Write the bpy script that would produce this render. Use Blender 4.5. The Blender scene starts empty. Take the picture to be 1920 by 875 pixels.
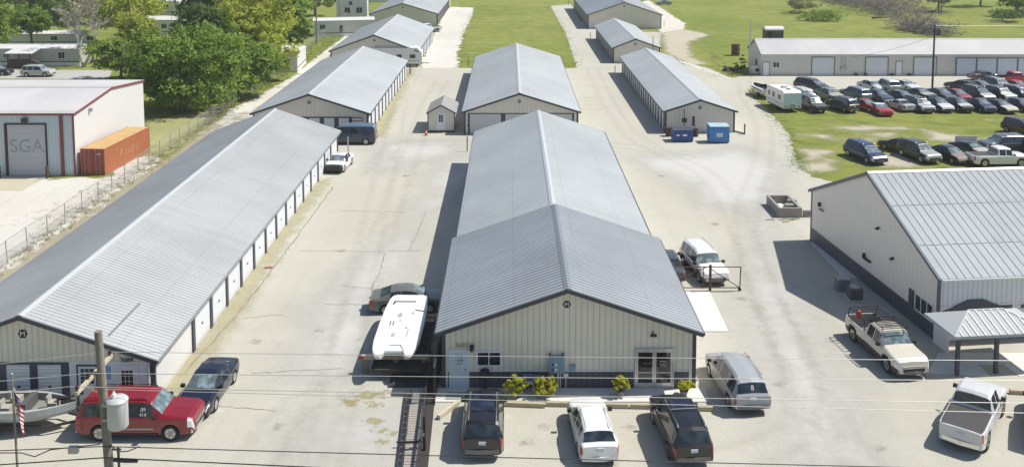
import bpy, math, random
from mathutils import Vector, Matrix
R = math.radians
random.seed(7)
S = bpy.context.scene
COL = S.collection

# ---------------- camera, sky, sun, exposure ----------------
CAM_H, TILT, FPX = 24.27, R(5), 1707.0
cam = bpy.data.cameras.new('camera'); camo = bpy.data.objects.new('camera', cam); COL.objects.link(camo)
camo.location = (0, 0, CAM_H); camo.rotation_euler = (R(90) - TILT, 0, 0)
cam.sensor_width = 36; cam.lens = FPX / 1920 * 36
cam.shift_x = 5 / 1920; cam.shift_y = -437.5 / 1920
cam.clip_start = 0.5; cam.clip_end = 3000
S.camera = camo

SUN_EL, SUN_AZ = R(54), R(11)          # azimuth from +X towards +Y
w = bpy.data.worlds.new('World'); S.world = w; w.use_nodes = True
nt = w.node_tree
bg = nt.nodes['Background']
sky = nt.nodes.new('ShaderNodeTexSky'); sky.sky_type = 'NISHITA'; sky.sun_disc = False
sky.sun_elevation = SUN_EL; sky.sun_rotation = R(90) - SUN_AZ
sky.air_density = 1.0; sky.dust_density = 1.0; sky.ozone_density = 1.0
nt.links.new(sky.outputs[0], bg.inputs[0]); bg.inputs[1].default_value = 0.095
sl = bpy.data.lights.new('sun', 'SUN'); sl.energy = 4.6; sl.angle = R(0.5); sl.color = (1.0, 0.96, 0.885)
so = bpy.data.objects.new('sun', sl); COL.objects.link(so)
sd = Vector((math.cos(SUN_EL) * math.cos(SUN_AZ), math.cos(SUN_EL) * math.sin(SUN_AZ), math.sin(SUN_EL)))
so.rotation_euler = sd.to_track_quat('Z', 'Y').to_euler(); so.location = (60, 60, 90)
vs = S.view_settings
vs.view_transform = 'Standard'; vs.look = 'None'; vs.gamma = 1.0; vs.use_curve_mapping = False
vs.exposure = 0.24
try:
    S.cycles.max_bounces = 6; S.cycles.transparent_max_bounces = 24
except Exception: pass

# ---------------- helpers ----------------
_c, _s = math.cos(TILT), math.sin(TILT)
def G(x, y, Z=0.0):
    """a point seen at (x, y) of the 1920 wide photograph, on the level plane Z"""
    wv = y / FPX; u = (x - 955) / FPX
    t = (CAM_H - Z) / (_s + wv * _c)
    return (u * t, (_c - wv * _s) * t)
def GV(x, y, Z=0.0): return Vector((*G(x, y, Z), Z))

class MB:
    def __init__(s): s.v = []; s.f = []; s.m = []
    def face(s, pts, m=0):
        b = len(s.v); s.v += [tuple(p) for p in pts]; s.f.append(tuple(range(b, b + len(pts)))); s.m.append(m)
    def add(s, vs_, fs_, m=0):
        b = len(s.v); s.v += [tuple(p) for p in vs_]
        for f in fs_: s.f.append(tuple(b + i for i in f)); s.m.append(m)
    def box(s, x0, x1, y0, y1, z0, z1, m=0, T=None):
        vv = [Vector(p) for p in ((x0,y0,z0),(x1,y0,z0),(x1,y1,z0),(x0,y1,z0),(x0,y0,z1),(x1,y0,z1),(x1,y1,z1),(x0,y1,z1))]
        if T: vv = [T @ p for p in vv]
        s.add(vv, [(0,3,2,1),(4,5,6,7),(0,1,5,4),(1,2,6,5),(2,3,7,6),(3,0,4,7)], m); return s
    def bar(s, a, b, wd, ht, m=0, up=(0,0,1)):
        a = Vector(a); b = Vector(b); d = (b - a); L = d.length
        if L < 1e-6: return s
        d /= L; up = Vector(up)
        if abs(d.dot(up)) > .99: up = Vector((1, 0, 0))
        sx = d.cross(up).normalized() * wd / 2; uz = sx.cross(d).normalized() * ht / 2
        vv = [a-sx-uz, a+sx-uz, a+sx+uz, a-sx+uz, b-sx-uz, b+sx-uz, b+sx+uz, b-sx+uz]
        s.add(vv, [(0,1,2,3),(7,6,5,4),(1,0,4,5),(2,1,5,6),(3,2,6,7),(0,3,7,4)], m); return s
    def tube(s, path, r, n=8, m=0, cap=True):
        P = [Vector(p) for p in path]
        rs = r if isinstance(r, (list, tuple)) else [r] * len(P)
        b = len(s.v); ref = None
        for i, p in enumerate(P):
            d = (P[min(i+1, len(P)-1)] - P[max(i-1, 0)]).normalized()
            if ref is None: ref = Vector((1,0,0)) if abs(d.x) < .9 else Vector((0,1,0))
            u = d.cross(ref).normalized(); v = d.cross(u); ref = v.cross(d) if False else ref
            for k in range(n):
                a = 2*math.pi*k/n
                s.v.append(tuple(p + (u*math.cos(a) + v*math.sin(a)) * rs[i]))
        for i in range(len(P)-1):
            for k in range(n):
                k2 = (k+1) % n
                s.f.append((b+i*n+k, b+i*n+k2, b+(i+1)*n+k2, b+(i+1)*n+k)); s.m.append(m)
        if cap:
            s.f.append(tuple(b+k for k in reversed(range(n)))); s.m.append(m)
            e = b+(len(P)-1)*n; s.f.append(tuple(e+k for k in range(n))); s.m.append(m)
        return s
    def lathe(s, prof, o=(0,0,0), n=16, m=0, axis='z'):
        b = len(s.v)
        for r, h in prof:
            for k in range(n):
                a = 2*math.pi*k/n; p = (r*math.cos(a), r*math.sin(a), h)
                if axis == 'y': p = (p[0], p[2], p[1])
                if axis == 'x': p = (p[2], p[0], p[1])
                s.v.append((p[0]+o[0], p[1]+o[1], p[2]+o[2]))
        for i in range(len(prof)-1):
            for k in range(n):
                k2 = (k+1) % n
                s.f.append((b+i*n+k, b+i*n+k2, b+(i+1)*n+k2, b+(i+1)*n+k)); s.m.append(m)
        s.f.append(tuple(b+k for k in reversed(range(n)))); s.m.append(m)
        e = b+(len(prof)-1)*n; s.f.append(tuple(e+k for k in range(n))); s.m.append(m)
        return s
    def mesh(s, name, mats, smooth=None):
        me = bpy.data.meshes.new(name); me.from_pydata(s.v, [], s.f)
        for mm in (mats if isinstance(mats, (list, tuple)) else [mats]): me.materials.append(mm)
        if any(s.m): me.polygons.foreach_set('material_index', s.m)
        if smooth is not None:
            me.polygons.foreach_set('use_smooth', [True]*len(s.f))
            try: me.set_sharp_from_angle(angle=R(smooth))
            except Exception: pass
        me.update(); return me
    def build(s, name, mats, parent=None, smooth=None, loc=None, rz=0):
        o = bpy.data.objects.new(name, s.mesh(name, mats, smooth)); COL.objects.link(o)
        if parent: o.parent = parent
        if loc: o.location = loc
        if rz: o.rotation_euler[2] = rz
        return o

def tag(o, label=None, cat=None, group=None, kind=None):
    if label: o['label'] = label
    if cat: o['category'] = cat
    if group: o['group'] = group
    if kind: o['kind'] = kind
    return o
def thing(name, label, cat, loc=(0,0,0), rz=0, group=None):
    o = bpy.data.objects.new(name, None); COL.objects.link(o); o.empty_display_size = .3
    o.location = loc if len(loc) == 3 else (loc[0], loc[1], 0); o.rotation_euler[2] = rz
    return tag(o, label, cat, group)
def children(o): return [c for c in KIDS.get(o.name, [])]
def copy_tree(o, kids, parent=None):
    c = o.copy(); COL.objects.link(c); c.parent = parent
    for ch, sub in kids: copy_tree(ch, sub, c)
    return c
def kids_of(o): return [(ch, kids_of(ch)) for ch in o.children]
def text(txt, size, mat, parent, loc, rot=(R(90), 0, 0), name='lettering', extrude=.006, align='CENTER'):
    cu = bpy.data.curves.new(name, 'FONT'); cu.body = txt; cu.size = size; cu.extrude = extrude
    cu.align_x = align; cu.align_y = 'CENTER'; cu.materials.append(mat)
    tmp = bpy.data.objects.new('tmp_text', cu); COL.objects.link(tmp)
    dg = bpy.context.evaluated_depsgraph_get(); me = bpy.data.meshes.new_from_object(tmp.evaluated_get(dg)); me.name = name
    bpy.data.objects.remove(tmp); bpy.data.curves.remove(cu)
    if not me.materials: me.materials.append(mat)
    o = bpy.data.objects.new(name, me); COL.objects.link(o); o.parent = parent; o.location = loc; o.rotation_euler = rot
    return o

# ---------------- thin haze volume, added to lift the dark tones ----------------
def added_haze_box():
    m = bpy.data.materials.new('added_haze_volume'); m.use_nodes = True; t = m.node_tree
    for n in list(t.nodes):
        if n.type != 'OUTPUT_MATERIAL': t.nodes.remove(n)
    v = t.nodes.new('ShaderNodeVolumePrincipled'); v.inputs['Color'].default_value = (.95, .95, .94, 1); v.inputs['Density'].default_value = HAZE
    t.links.new(v.outputs[0], t.nodes['Material Output'].inputs['Volume'])
    b = MB(); b.box(-420, 420, -20, 620, -1, 34); return tag(b.build('added_haze', m), kind='stuff')
HAZE = .0003
# ---------------- materials ----------------
MATS = {}
def nodes(m):
    m.use_nodes = True; t = m.node_tree; return t, t.nodes['Principled BSDF']
def hexc(c): return (*c, 1) if len(c) == 3 else c
def mix_rgb(t, fac, a, b, blend='MIX'):
    n = t.nodes.new('ShaderNodeMix'); n.data_type = 'RGBA'; n.blend_type = blend
    for sock, val in ((n.inputs[0], fac), (n.inputs[6], a), (n.inputs[7], b)):
        if hasattr(val, 'is_linked'): t.links.new(val, sock)
        else: sock.default_value = val if not isinstance(val, tuple) else hexc(val)
    return n.outputs[2]
def noise(t, scale, detail=4, rough=.55, vec=None, dist=0):
    n = t.nodes.new('ShaderNodeTexNoise'); n.inputs['Scale'].default_value = scale
    n.inputs['Detail'].default_value = detail; n.inputs['Roughness'].default_value = rough; n.inputs['Distortion'].default_value = dist
    if vec: t.links.new(vec, n.inputs['Vector'])
    return n.outputs['Fac']
def ramp(t, fac, a, b):
    n = t.nodes.new('ShaderNodeMapRange'); n.inputs[1].default_value = a; n.inputs[2].default_value = b
    n.interpolation_type = 'SMOOTHSTEP'
    t.links.new(fac, n.inputs[0]); return n.outputs[0]
def math_(t, op, a, b=None, c=None):
    n = t.nodes.new('ShaderNodeMath'); n.operation = op
    for i, v in enumerate((a, b, c)):
        if v is None: continue
        if hasattr(v, 'is_linked'): t.links.new(v, n.inputs[i])
        else: n.inputs[i].default_value = v
    return n.outputs[0]
def objco(t):
    return t.nodes.new('ShaderNodeTexCoord').outputs['Object']
def bump(t, b, h, dist, strength=1.0):
    n = t.nodes.new('ShaderNodeBump'); n.inputs['Distance'].default_value = dist; n.inputs['Strength'].default_value = strength
    t.links.new(h, n.inputs['Height']); t.links.new(n.outputs[0], b.inputs['Normal'])
def plain(name, col, rough=.6, metal=0, var=.12, scale=3.0, coat=0, spec=None):
    """one base colour broken up by soft noise"""
    key = ('plain', name)
    if key in MATS: return MATS[key]
    m = bpy.data.materials.new(name); t, b = nodes(m)
    n = noise(t, scale, 5, .6, objco(t))
    dark = tuple(max(0, x*(1-var*1.6)) for x in col); lite = tuple(min(1, x*(1+var)) for x in col)
    t.links.new(mix_rgb(t, n, dark, lite), b.inputs['Base Color'])
    b.inputs['Roughness'].default_value = rough; b.inputs['Metallic'].default_value = metal
    if coat: b.inputs['Coat Weight'].default_value = coat; b.inputs['Coat Roughness'].default_value = .06
    if spec is not None: b.inputs['Specular IOR Level'].default_value = spec
    MATS[key] = m; return m
def panel(name, col, rough=.5, pitch=.3, depth=.012, vertical=True, var=.1, groove=None, metal=0, width=.16, streak=.0, dirt=0.0):
    """painted sheet metal with pressed ribs; vertical ribs, or level ones for roll-up doors"""
    key = ('panel', name)
    if key in MATS: return MATS[key]
    m = bpy.data.materials.new(name); t, b = nodes(m)
    oc = objco(t); sep = t.nodes.new('ShaderNodeSeparateXYZ'); t.links.new(oc, sep.inputs[0])
    if vertical:
        ge = t.nodes.new('ShaderNodeNewGeometry'); vt = t.nodes.new('ShaderNodeVectorTransform')
        vt.vector_type = 'NORMAL'; vt.convert_from = 'WORLD'; vt.convert_to = 'OBJECT'
        t.links.new(ge.outputs['True Normal'], vt.inputs[0])
        sn = t.nodes.new('ShaderNodeSeparateXYZ'); t.links.new(vt.outputs[0], sn.inputs[0])
        isx = math_(t, 'GREATER_THAN', math_(t, 'ABSOLUTE', sn.outputs[0]), .5)
        co = math_(t, 'ADD', math_(t, 'MULTIPLY', sep.outputs[1], isx), math_(t, 'MULTIPLY', sep.outputs[0], math_(t, 'SUBTRACT', 1.0, isx)))
    else: co = sep.outputs[2]
    fr = math_(t, 'FRACT', math_(t, 'DIVIDE', co, pitch))
    tri = math_(t, 'ABSOLUTE', math_(t, 'SUBTRACT', fr, .5))          # 0 in mid, .5 at edges
    rib = ramp(t, tri, .5 - width, .5 - width*.3)
    n = noise(t, .9, 5, .6, oc); n2 = noise(t, 12, 3, .6, oc)
    nn = math_(t, 'ADD', math_(t, 'MULTIPLY', n, .7), math_(t, 'MULTIPLY', n2, .3))
    dark = tuple(x*(1-var*1.5) for x in col); lite = tuple(min(1, x*(1+var)) for x in col)
    c = mix_rgb(t, nn, dark, lite)
    if groove: c = mix_rgb(t, math_(t, 'MULTIPLY', rib, groove[3]), c, groove[:3])
    if dirt:
        low = ramp(t, math_(t, 'ADD', sep.outputs[2], math_(t, 'MULTIPLY', n2, .5)), .75, .1)
        c = mix_rgb(t, math_(t, 'MULTIPLY', low, dirt), c, (.22, .18, .11))
    t.links.new(c, b.inputs['Base Color'])
    b.inputs['Roughness'].default_value = rough; b.inputs['Metallic'].default_value = metal
    bump(t, b, math_(t, 'SUBTRACT', math_(t, 'MULTIPLY', n2, .08), rib), depth, .9)
    MATS[key] = m; return m
def roofing(name, col, rough=.5, metal=.05, spec=.4, lap=3.6, streak=.16):
    """sheet roof: rain streaks running down the slope, faint sheet laps, dusty blotches"""
    key = ('plain', name)
    if key in MATS: return MATS[key]
    m = bpy.data.materials.new(name); t, b = nodes(m); oc = objco(t)
    mp = t.nodes.new('ShaderNodeMapping'); mp.inputs['Scale'].default_value = (.22, 2.6, .22); t.links.new(oc, mp.inputs[0])
    s1 = noise(t, 1.0, 6, .65, mp.outputs[0]); n1 = noise(t, .16, 5, .6, oc); n2 = noise(t, 2.4, 5, .7, oc)
    sep = t.nodes.new('ShaderNodeSeparateXYZ'); t.links.new(oc, sep.inputs[0])
    fr = math_(t, 'FRACT', math_(t, 'DIVIDE', sep.outputs[0], lap)); lp = math_(t, 'LESS_THAN', fr, .012)
    fy = math_(t, 'FLOOR', math_(t, 'DIVIDE', sep.outputs[1], .9)); wn = t.nodes.new('ShaderNodeTexWhiteNoise'); wn.noise_dimensions = '1D'; t.links.new(fy, wn.inputs['W'])
    c = mix_rgb(t, ramp(t, n1, .3, .7), tuple(x*.92 for x in col), tuple(min(1, x*1.07) for x in col))
    c = mix_rgb(t, math_(t, 'MULTIPLY', ramp(t, s1, .45, .75), streak*1.6), c, tuple(x*.62 for x in col))
    c = mix_rgb(t, math_(t, 'MULTIPLY', wn.outputs[0], .10), c, tuple(x*.75 for x in col))
    c = mix_rgb(t, math_(t, 'MULTIPLY', ramp(t, n2, .58, .8), .25), c, (.40, .37, .31))
    c = mix_rgb(t, math_(t, 'MULTIPLY', lp, .30), c, tuple(x*.45 for x in col))
    t.links.new(c, b.inputs['Base Color'])
    t.links.new(math_(t, 'ADD', rough-.1, math_(t, 'MULTIPLY', n2, .22)), b.inputs['Roughness'])
    b.inputs['Metallic'].default_value = metal; b.inputs['Specular IOR Level'].default_value = spec
    MATS[key] = m; return m
def paint(col, rough=.28, name=None):
    key = ('paint', col, rough)
    if key in MATS: return MATS[key]
    m = bpy.data.materials.new(name or 'car_paint'); t, b = nodes(m)
    n = noise(t, 1.6, 4, .6, objco(t)); n2 = noise(t, 9, 4, .65, objco(t))
    c = mix_rgb(t, math_(t, 'MULTIPLY', ramp(t, n2, .52, .8), .14 if max(col) > .08 else .05), col, tuple(.75*x + .25*y for x, y in zip(col, (.3, .28, .24))))
    t.links.new(c, b.inputs['Base Color'])
    t.links.new(math_(t, 'ADD', rough - .06, math_(t, 'MULTIPLY', n, .18)), b.inputs['Roughness'])
    b.inputs['Coat Weight'].default_value = .6; b.inputs['Coat Roughness'].default_value = .05
    MATS[key] = m; return m

def glassy(name, col=(.012, .016, .02), rough=.06):
    key = ('glass', name)
    if key in MATS: return MATS[key]
    m = bpy.data.materials.new(name); t, b = nodes(m)
    n = noise(t, 2.2, 3, .5, objco(t))
    t.links.new(mix_rgb(t, ramp(t, n, .4, .7), col, tuple(x*2.6 + .01 for x in col)), b.inputs['Base Color'])
    b.inputs['Roughness'].default_value = rough; b.inputs['Specular IOR Level'].default_value = .7
    MATS[key] = m; return m

WALL = panel('tan_wall_metal', (.74, .695, .595), pitch=.31, groove=(.40, .385, .345, .5), var=.08, dirt=.25)
WALLW = panel('white_wall_metal', (.70, .70, .68), pitch=.31, groove=(.5, .5, .48, .35), var=.06, dirt=.3)
NAVY = plain('navy_trim', (.055, .062, .085), .5, var=.15)
NAVYP = panel('navy_wainscot', (.075, .080, .105), pitch=.31, groove=(.04, .04, .06, .6), var=.14)
DOORW = panel('white_rollup_metal', (.74, .77, .80), pitch=.17, depth=.02, vertical=False, var=.08, groove=(.42, .45, .5, .6), dirt=.4)
DOORP = plain('white_door_paint', (.74, .76, .78), .4, var=.05)
WHITE = plain('white_trim', (.78, .78, .76), .45, var=.05)
BLACK = plain('black_plastic', (.018, .018, .02), .55)
RUBBER = plain('tyre_rubber', (.022, .021, .02), .85)
STEEL = plain('galvanised_steel', (.42, .43, .44), .45, .6)
RUSTY = plain('rusty_steel', (.12, .062, .035), .8, var=.4, scale=8)
DSTEEL = plain('dark_steel', (.05, .042, .038), .6, var=.25)
RIM = plain('alloy_wheel', (.55, .56, .57), .3, .7, var=.05)
CHROME = plain('chrome', (.7, .7, .7), .15, .9, var=.03)
GLASS = glassy('window_glass'); CARGLASS = glassy('car_glass', (.014, .02, .026), .05)
SUNGLASS = glassy('windscreen_glass', (.09, .12, .13), .07)  # pale tone puts a slight glint into the windscreen colour
REDL = plain('red_lens', (.42, .02, .018), .25, var=.05); CLEARL = plain('clear_lens', (.75, .76, .76), .12, var=.04)
PLATE = plain('number_plate', (.55, .62, .72), .4, var=.25, scale=22)
WOOD = plain('weathered_wood', (.22, .19, .15), .85, var=.25, scale=6)
TIMBER = plain('yellow_timber', (.46, .40, .26), .8, var=.2, scale=5)
CONC = plain('concrete_mat', (.66, .65, .615), .85, var=.12, scale=1.3)
BROWN = plain('brown_paint', (.06, .038, .03), .7, var=.3)
SIGNBLUE = plain('sign_blue', (.10, .12, .38), .5)
# ---------------- ground ----------------
def poly_sheet(name, px, z, mat, step=.8, jit=.0, fade=1.2, world=False):
    """a laid sheet: fine grid clipped to the polygon plus a border; attribute 'edge' = metres inside the outline"""
    import numpy as np
    P = np.array([p if world else G(*p) for p in px], float)
    x0, y0 = P.min(0) - fade - step; x1, y1 = P.max(0) + fade + step
    nx = max(2, int((x1-x0)/step)); ny = max(2, int((y1-y0)/step))
    xs = np.linspace(x0, x1, nx+1); ys = np.linspace(y0, y1, ny+1)
    XX, YY = np.meshgrid(xs, ys); pts = np.stack([XX.ravel(), YY.ravel()], 1)
    d = np.full(len(pts), 1e9); ins = np.zeros(len(pts), bool)
    n = len(P)
    for i in range(n):
        a = P[i]; b = P[(i+1) % n]; ab = b - a
        t = np.clip(((pts-a) @ ab) / max(1e-9, ab @ ab), 0, 1)
        q = a + t[:, None]*ab - pts
        d = np.minimum(d, np.hypot(q[:, 0], q[:, 1]))
        cond = (a[1] > pts[:, 1]) != (b[1] > pts[:, 1])
        with np.errstate(divide='ignore', invalid='ignore'):
            xi = (b[0]-a[0])*(pts[:, 1]-a[1])/(b[1]-a[1] if abs(b[1]-a[1]) > 1e-12 else 1e-12) + a[0]
        ins ^= cond & (pts[:, 0] < xi)
    sdf = np.where(ins, d, -d)
    keep = (sdf > -fade).reshape(ny+1, nx+1)
    cell = keep[:-1, :-1] | keep[1:, :-1] | keep[:-1, 1:] | keep[1:, 1:]
    jj, ii = np.nonzero(cell)
    a = jj*(nx+1)+ii
    F = np.stack([a, a+1, a+nx+2, a+nx+1], 1)
    used = np.unique(F); remap = -np.ones(len(pts), int); remap[used] = np.arange(len(used))
    V = np.concatenate([pts[used], np.zeros((len(used), 1))], 1); F = remap[F]
    me = bpy.data.meshes.new(name); me.from_pydata(V.tolist(), [], F.tolist())
    at = me.attributes.new('edge', 'FLOAT', 'POINT'); at.data.foreach_set('value', sdf[used].astype('f'))
    me.materials.append(mat); o = bpy.data.objects.new(name, me); COL.objects.link(o); o.location.z = z
    o['kind'] = 'structure'
    return o
def sheet_mat(name, build, ragged=.9, nscale=.9, soft=0, opac=1.0):
    m = bpy.data.materials.new(name); t, b = nodes(m)
    oc = objco(t); build(t, b, oc)
    at = t.nodes.new('ShaderNodeAttribute'); at.attribute_name = 'edge'
    n = noise(t, nscale, 6, .65, oc)
    e = math_(t, 'ADD', at.outputs['Fac'], math_(t, 'MULTIPLY', math_(t, 'SUBTRACT', n, .5), ragged*2.6))
    wd = soft or .12*max(.2, ragged)
    al = ramp(t, e, -wd, wd)
    if opac < 1: al = math_(t, 'MULTIPLY', al, opac)
    t.links.new(al, b.inputs['Alpha'])
    return m
def grass_build(t, b, oc):
    n1 = noise(t, .035, 5, .6, oc); n2 = noise(t, .35, 6, .65, oc); n3 = noise(t, 3.5, 4, .7, oc)
    mp = t.nodes.new('ShaderNodeMapping'); mp.inputs['Scale'].default_value = (.05, .5, 1); t.links.new(oc, mp.inputs[0])
    nm = noise(t, 1.0, 4, .6, mp.outputs[0])
    c = mix_rgb(t, ramp(t, n1, .38, .62), (.235, .285, .055), (.35, .355, .09))
    c = mix_rgb(t, math_(t, 'MULTIPLY', ramp(t, n2, .35, .7), .7), c, (.18, .225, .05))
    c = mix_rgb(t, math_(t, 'MULTIPLY', ramp(t, nm, .48, .72), .7), c, (.36, .345, .15))
    c = mix_rgb(t, ramp(t, math_(t, 'ADD', n2, math_(t, 'MULTIPLY', nm, .35)), .80, .92), c, (.47, .42, .28))
    m2 = t.nodes.new('ShaderNodeMapping'); m2.inputs['Scale'].default_value = (.16, .45, 1); t.links.new(oc, m2.inputs[0])
    nb = noise(t, 1.0, 7, .72, m2.outputs[0], .6)
    c = mix_rgb(t, math_(t, 'MULTIPLY', ramp(t, nb, .50, .66), .75), c, (.13, .185, .04))
    c = mix_rgb(t, math_(t, 'MULTIPLY', ramp(t, nb, .45, .30), .7), c, (.40, .385, .15))
    nw = noise(t, .9, 6, .72, oc, .8)
    c = mix_rgb(t, math_(t, 'MULTIPLY', ramp(t, nw, .52, .74), .55), c, (.13, .19, .04))
    c = mix_rgb(t, math_(t, 'MULTIPLY', ramp(t, nw, .44, .26), .6), c, (.39, .38, .14))
    c = mix_rgb(t, math_(t, 'MULTIPLY', n3, .45), c, (.13, .17, .035))
    t.links.new(c, b.inputs['Base Color']); b.inputs['Roughness'].default_value = .95; b.inputs['Specular IOR Level'].default_value = .1
    bump(t, b, math_(t, 'ADD', n3, noise(t, 14, 3, .7, oc)), .12, .8)
def gravel_build(base, alt, stain, yellow=.0):
    def f(t, b, oc):
        n1 = noise(t, .07, 5, .6, oc); n2 = noise(t, .5, 6, .65, oc); n3 = noise(t, 5, 5, .7, oc); n4 = noise(t, 40, 2, .6, oc)
        mp = t.nodes.new('ShaderNodeMapping'); mp.inputs['Scale'].default_value = (.9, .06, 1); t.links.new(oc, mp.inputs[0])
        tr = noise(t, 1.0, 5, .6, mp.outputs[0])
        c = mix_rgb(t, ramp(t, n1, .35, .65), base, alt)
        c = mix_rgb(t, math_(t, 'MULTIPLY', ramp(t, tr, .5, .75), .28), c, stain)
        c = mix_rgb(t, math_(t, 'MULTIPLY', ramp(t, n2, .55, .8), .5), c, stain)
        n5 = noise(t, 1.6, 6, .7, oc, .6)
        c = mix_rgb(t, math_(t, 'MULTIPLY', ramp(t, n5, .54, .78), .40), c, tuple(x*.80 for x in stain))
        c = mix_rgb(t, math_(t, 'MULTIPLY', ramp(t, n5, .46, .26), .45), c, tuple(min(1, x*1.17) for x in base))
        sp = noise(t, 11, 3, .75, oc)
        c = mix_rgb(t, math_(t, 'MULTIPLY', ramp(t, sp, .57, .68), .55), c, tuple(x*.55 for x in base))
        c = mix_rgb(t, math_(t, 'MULTIPLY', ramp(t, sp, .42, .30), .5), c, tuple(min(1, x*1.28) for x in base))
        c = mix_rgb(t, math_(t, 'MULTIPLY', n3, .28), c, tuple(x*.72 for x in base))
        c = mix_rgb(t, math_(t, 'MULTIPLY', ramp(t, n4, .55, .75), .22), c, tuple(x*.5 for x in base))
        t.links.new(c, b.inputs['Base Color']); b.inputs['Roughness'].default_value = .95; b.inputs['Specular IOR Level'].default_value = .15
        bump(t, b, math_(t, 'ADD', n3, math_(t, 'MULTIPLY', n4, .5)), .03, .7)
    return f
gm = bpy.data.materials.new('grass_ground'); t_, b_ = nodes(gm); grass_build(t_, b_, objco(t_))
g = MB(); g.face([(-1500,-60,0),(1500,-60,0),(1500,2400,0),(-1500,2400,0)])
tag(g.build('ground', gm), kind='structure')

GRAVEL = sheet_mat('limestone_gravel', gravel_build((.515,.50,.43), (.475,.455,.385), (.41,.38,.275)), .7, .8)
LIME = sheet_mat('white_lime_dirt', gravel_build((.64,.62,.56), (.60,.57,.50), (.40,.36,.27)), 1.3, .5)
ROADM = sheet_mat('pale_road', gravel_build((.46,.45,.42), (.42,.41,.38), (.34,.33,.30)), .3, .6)
DRY = sheet_mat('dry_dirt', gravel_build((.40,.385,.19), (.34,.345,.14), (.27,.27,.11)), 1.6, .45, soft=.8, opac=.9)
SANDY = sheet_mat('bare_sand', gravel_build((.58,.535,.42), (.54,.49,.37), (.40,.35,.22)), 1.6, .35, soft=1.0, opac=.85)
MOSS = sheet_mat('mossy_stain', gravel_build((.50,.455,.28), (.46,.42,.25), (.34,.31,.16)), 1.0, .7, soft=1.0, opac=.8)
PATCH = sheet_mat('bright_lime', gravel_build((.64,.635,.60), (.62,.61,.57), (.54,.52,.46)), 2.6, .16, soft=3.0, opac=.85)

poly_sheet('gravel_lot', [(-700,1500),(2800,1500),(2600,1040),(2400,345),(1600,345),(1530,335),(1500,318),(1492,292),(1478,248),(1440,208),(1412,182),(1402,168),
    (2300,172),(2300,139),(1420,141),(1368,146),(1330,128),(1290,122),(1255,116),(1236,100),(1240,60),(1100,60),(1080,128),(858,128),(790,126),(740,110),
    (690,118),(640,100),(600,125),(560,140),(520,160),(470,188),(430,205),(395,240),(330,300),(255,360),(180,418),(100,478),(0,545),(-400,820)], .006, GRAVEL, .8)
poly_sheet('gravel_path', [(786,128),(815,60),(838,18),(846,13),(888,15),(886,30),(870,60),(858,100),(860,128)], .008, LIME, .6)
poly_sheet('gravel_path', [(1082,128),(1060,62),(1032,12),(1070,8),(1090,40),(1160,60),(1160,128)], .008, GRAVEL, .6)
poly_sheet('gravel_path', [(1236,62),(1238,50),(1200,5),(1215,0),(1250,22),(1285,45),(1282,58),(1262,64)], .008, LIME, .6)
poly_sheet('dirt_patch', [(1240,62),(1285,55),(1330,66),(1290,80),(1296,108),(1330,120),(1290,122),(1250,100)], .010, SANDY, .6, fade=3.2)
poly_sheet('sand_strip', [(425,212),(470,190),(540,150),(606,98),(655,62),(690,34),(700,24),(706,34),(680,58),(640,88),(560,150),(470,210)], .010, LIME, .6)
poly_sheet('dirt_yard', [(-300,360),(-20,336),(140,334),(205,332),(240,300),(285,290),(300,300),(255,350),(180,408),(100,466),(0,535),(-300,720)], .004, LIME, .5)
poly_sheet('dry_grass_patch', [(278,292),(272,232),(330,214),(420,206),(400,232),(340,275),(300,298)], .006, DRY, .6, fade=3)
WEEDY = sheet_mat('weedy_dirt', gravel_build((.42,.375,.27), (.36,.33,.22), (.26,.245,.13)), 1.6, .6, soft=.6, opac=.9)
poly_sheet('weed_strip', [(-100,610),(0,515),(90,452),(180,390),(262,330),(330,285),(400,228),(408,236),(340,296),(262,350),(180,412),(90,478),(0,545),(-100,640)], .010, WEEDY, .5, fade=3)
poly_sheet('concrete_apron', [(-300,330),(78,330),(74,340),(38,356),(-300,358)], .012, plain('apron_concrete', (.50,.46,.34), .9, var=.12, scale=.8), .5, fade=0)
poly_sheet('road', [(-700,126),(210,132),(205,149),(-700,143)], .006, ROADM, .8)
poly_sheet('dirt_track', [(1350,143),(1290,122),(1262,110),(1310,124),(1380,150)], .011, LIME, .6)
for i, q in enumerate(([(1560,238),(1625,236),(1690,241),(1620,246)], [(1645,243),(1690,238),(1705,243)], [(1600,250),(1675,249),(1665,258)],
        [(1500,253),(1555,253),(1548,258)], [(1738,245),(1790,252),(1800,266),(1745,262)], [(1640,292),(1700,288),(1720,312),(1660,315)],
        [(1502,280),(1560,283),(1525,302),(1506,300)], [(1515,306),(1560,300),(1560,318),(1510,320)], [(1825,260),(1870,258),(1866,263)], [(1565,262),(1640,260),(1625,266)])):
    poly_sheet('bare_patch', q, .007 + .0004*i, SANDY, .5, fade=3.2)
# stains and worn marks with a shape of their own
poly_sheet('mossy_edge', [(297,735),(330,690),(367,652),(430,570),(517,448),(590,345),(612,335),(585,375),(540,440),(500,500),(455,580),(395,655),(360,690),(345,735),(330,760)], .010, MOSS, .4, fade=2.4)
poly_sheet('mossy_edge', [(694,256),(720,200),(752,135),(775,125),(765,150),(735,215),(715,256)], .010, MOSS, .4, fade=2.4)
MUD = sheet_mat('mud_mat', gravel_build((.40,.35,.17), (.44,.39,.22), (.26,.23,.09)), .8, 2.6, soft=.25, opac=.85)
for i, (mx, my, mw) in enumerate(((660,752,16),(690,742,20),(715,738,14),(700,790,14),(712,806,9),(735,812,8),(716,828,9),(702,760,7),(655,758,8))):
    poly_sheet('mud_stain', [(mx-mw,my),(mx-mw*.2,my-mw*.3),(mx+mw,my-mw*.1),(mx+mw*.2,my+mw*.35)], .011 + .0003*i, MUD, .12, fade=1.0)
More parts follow.
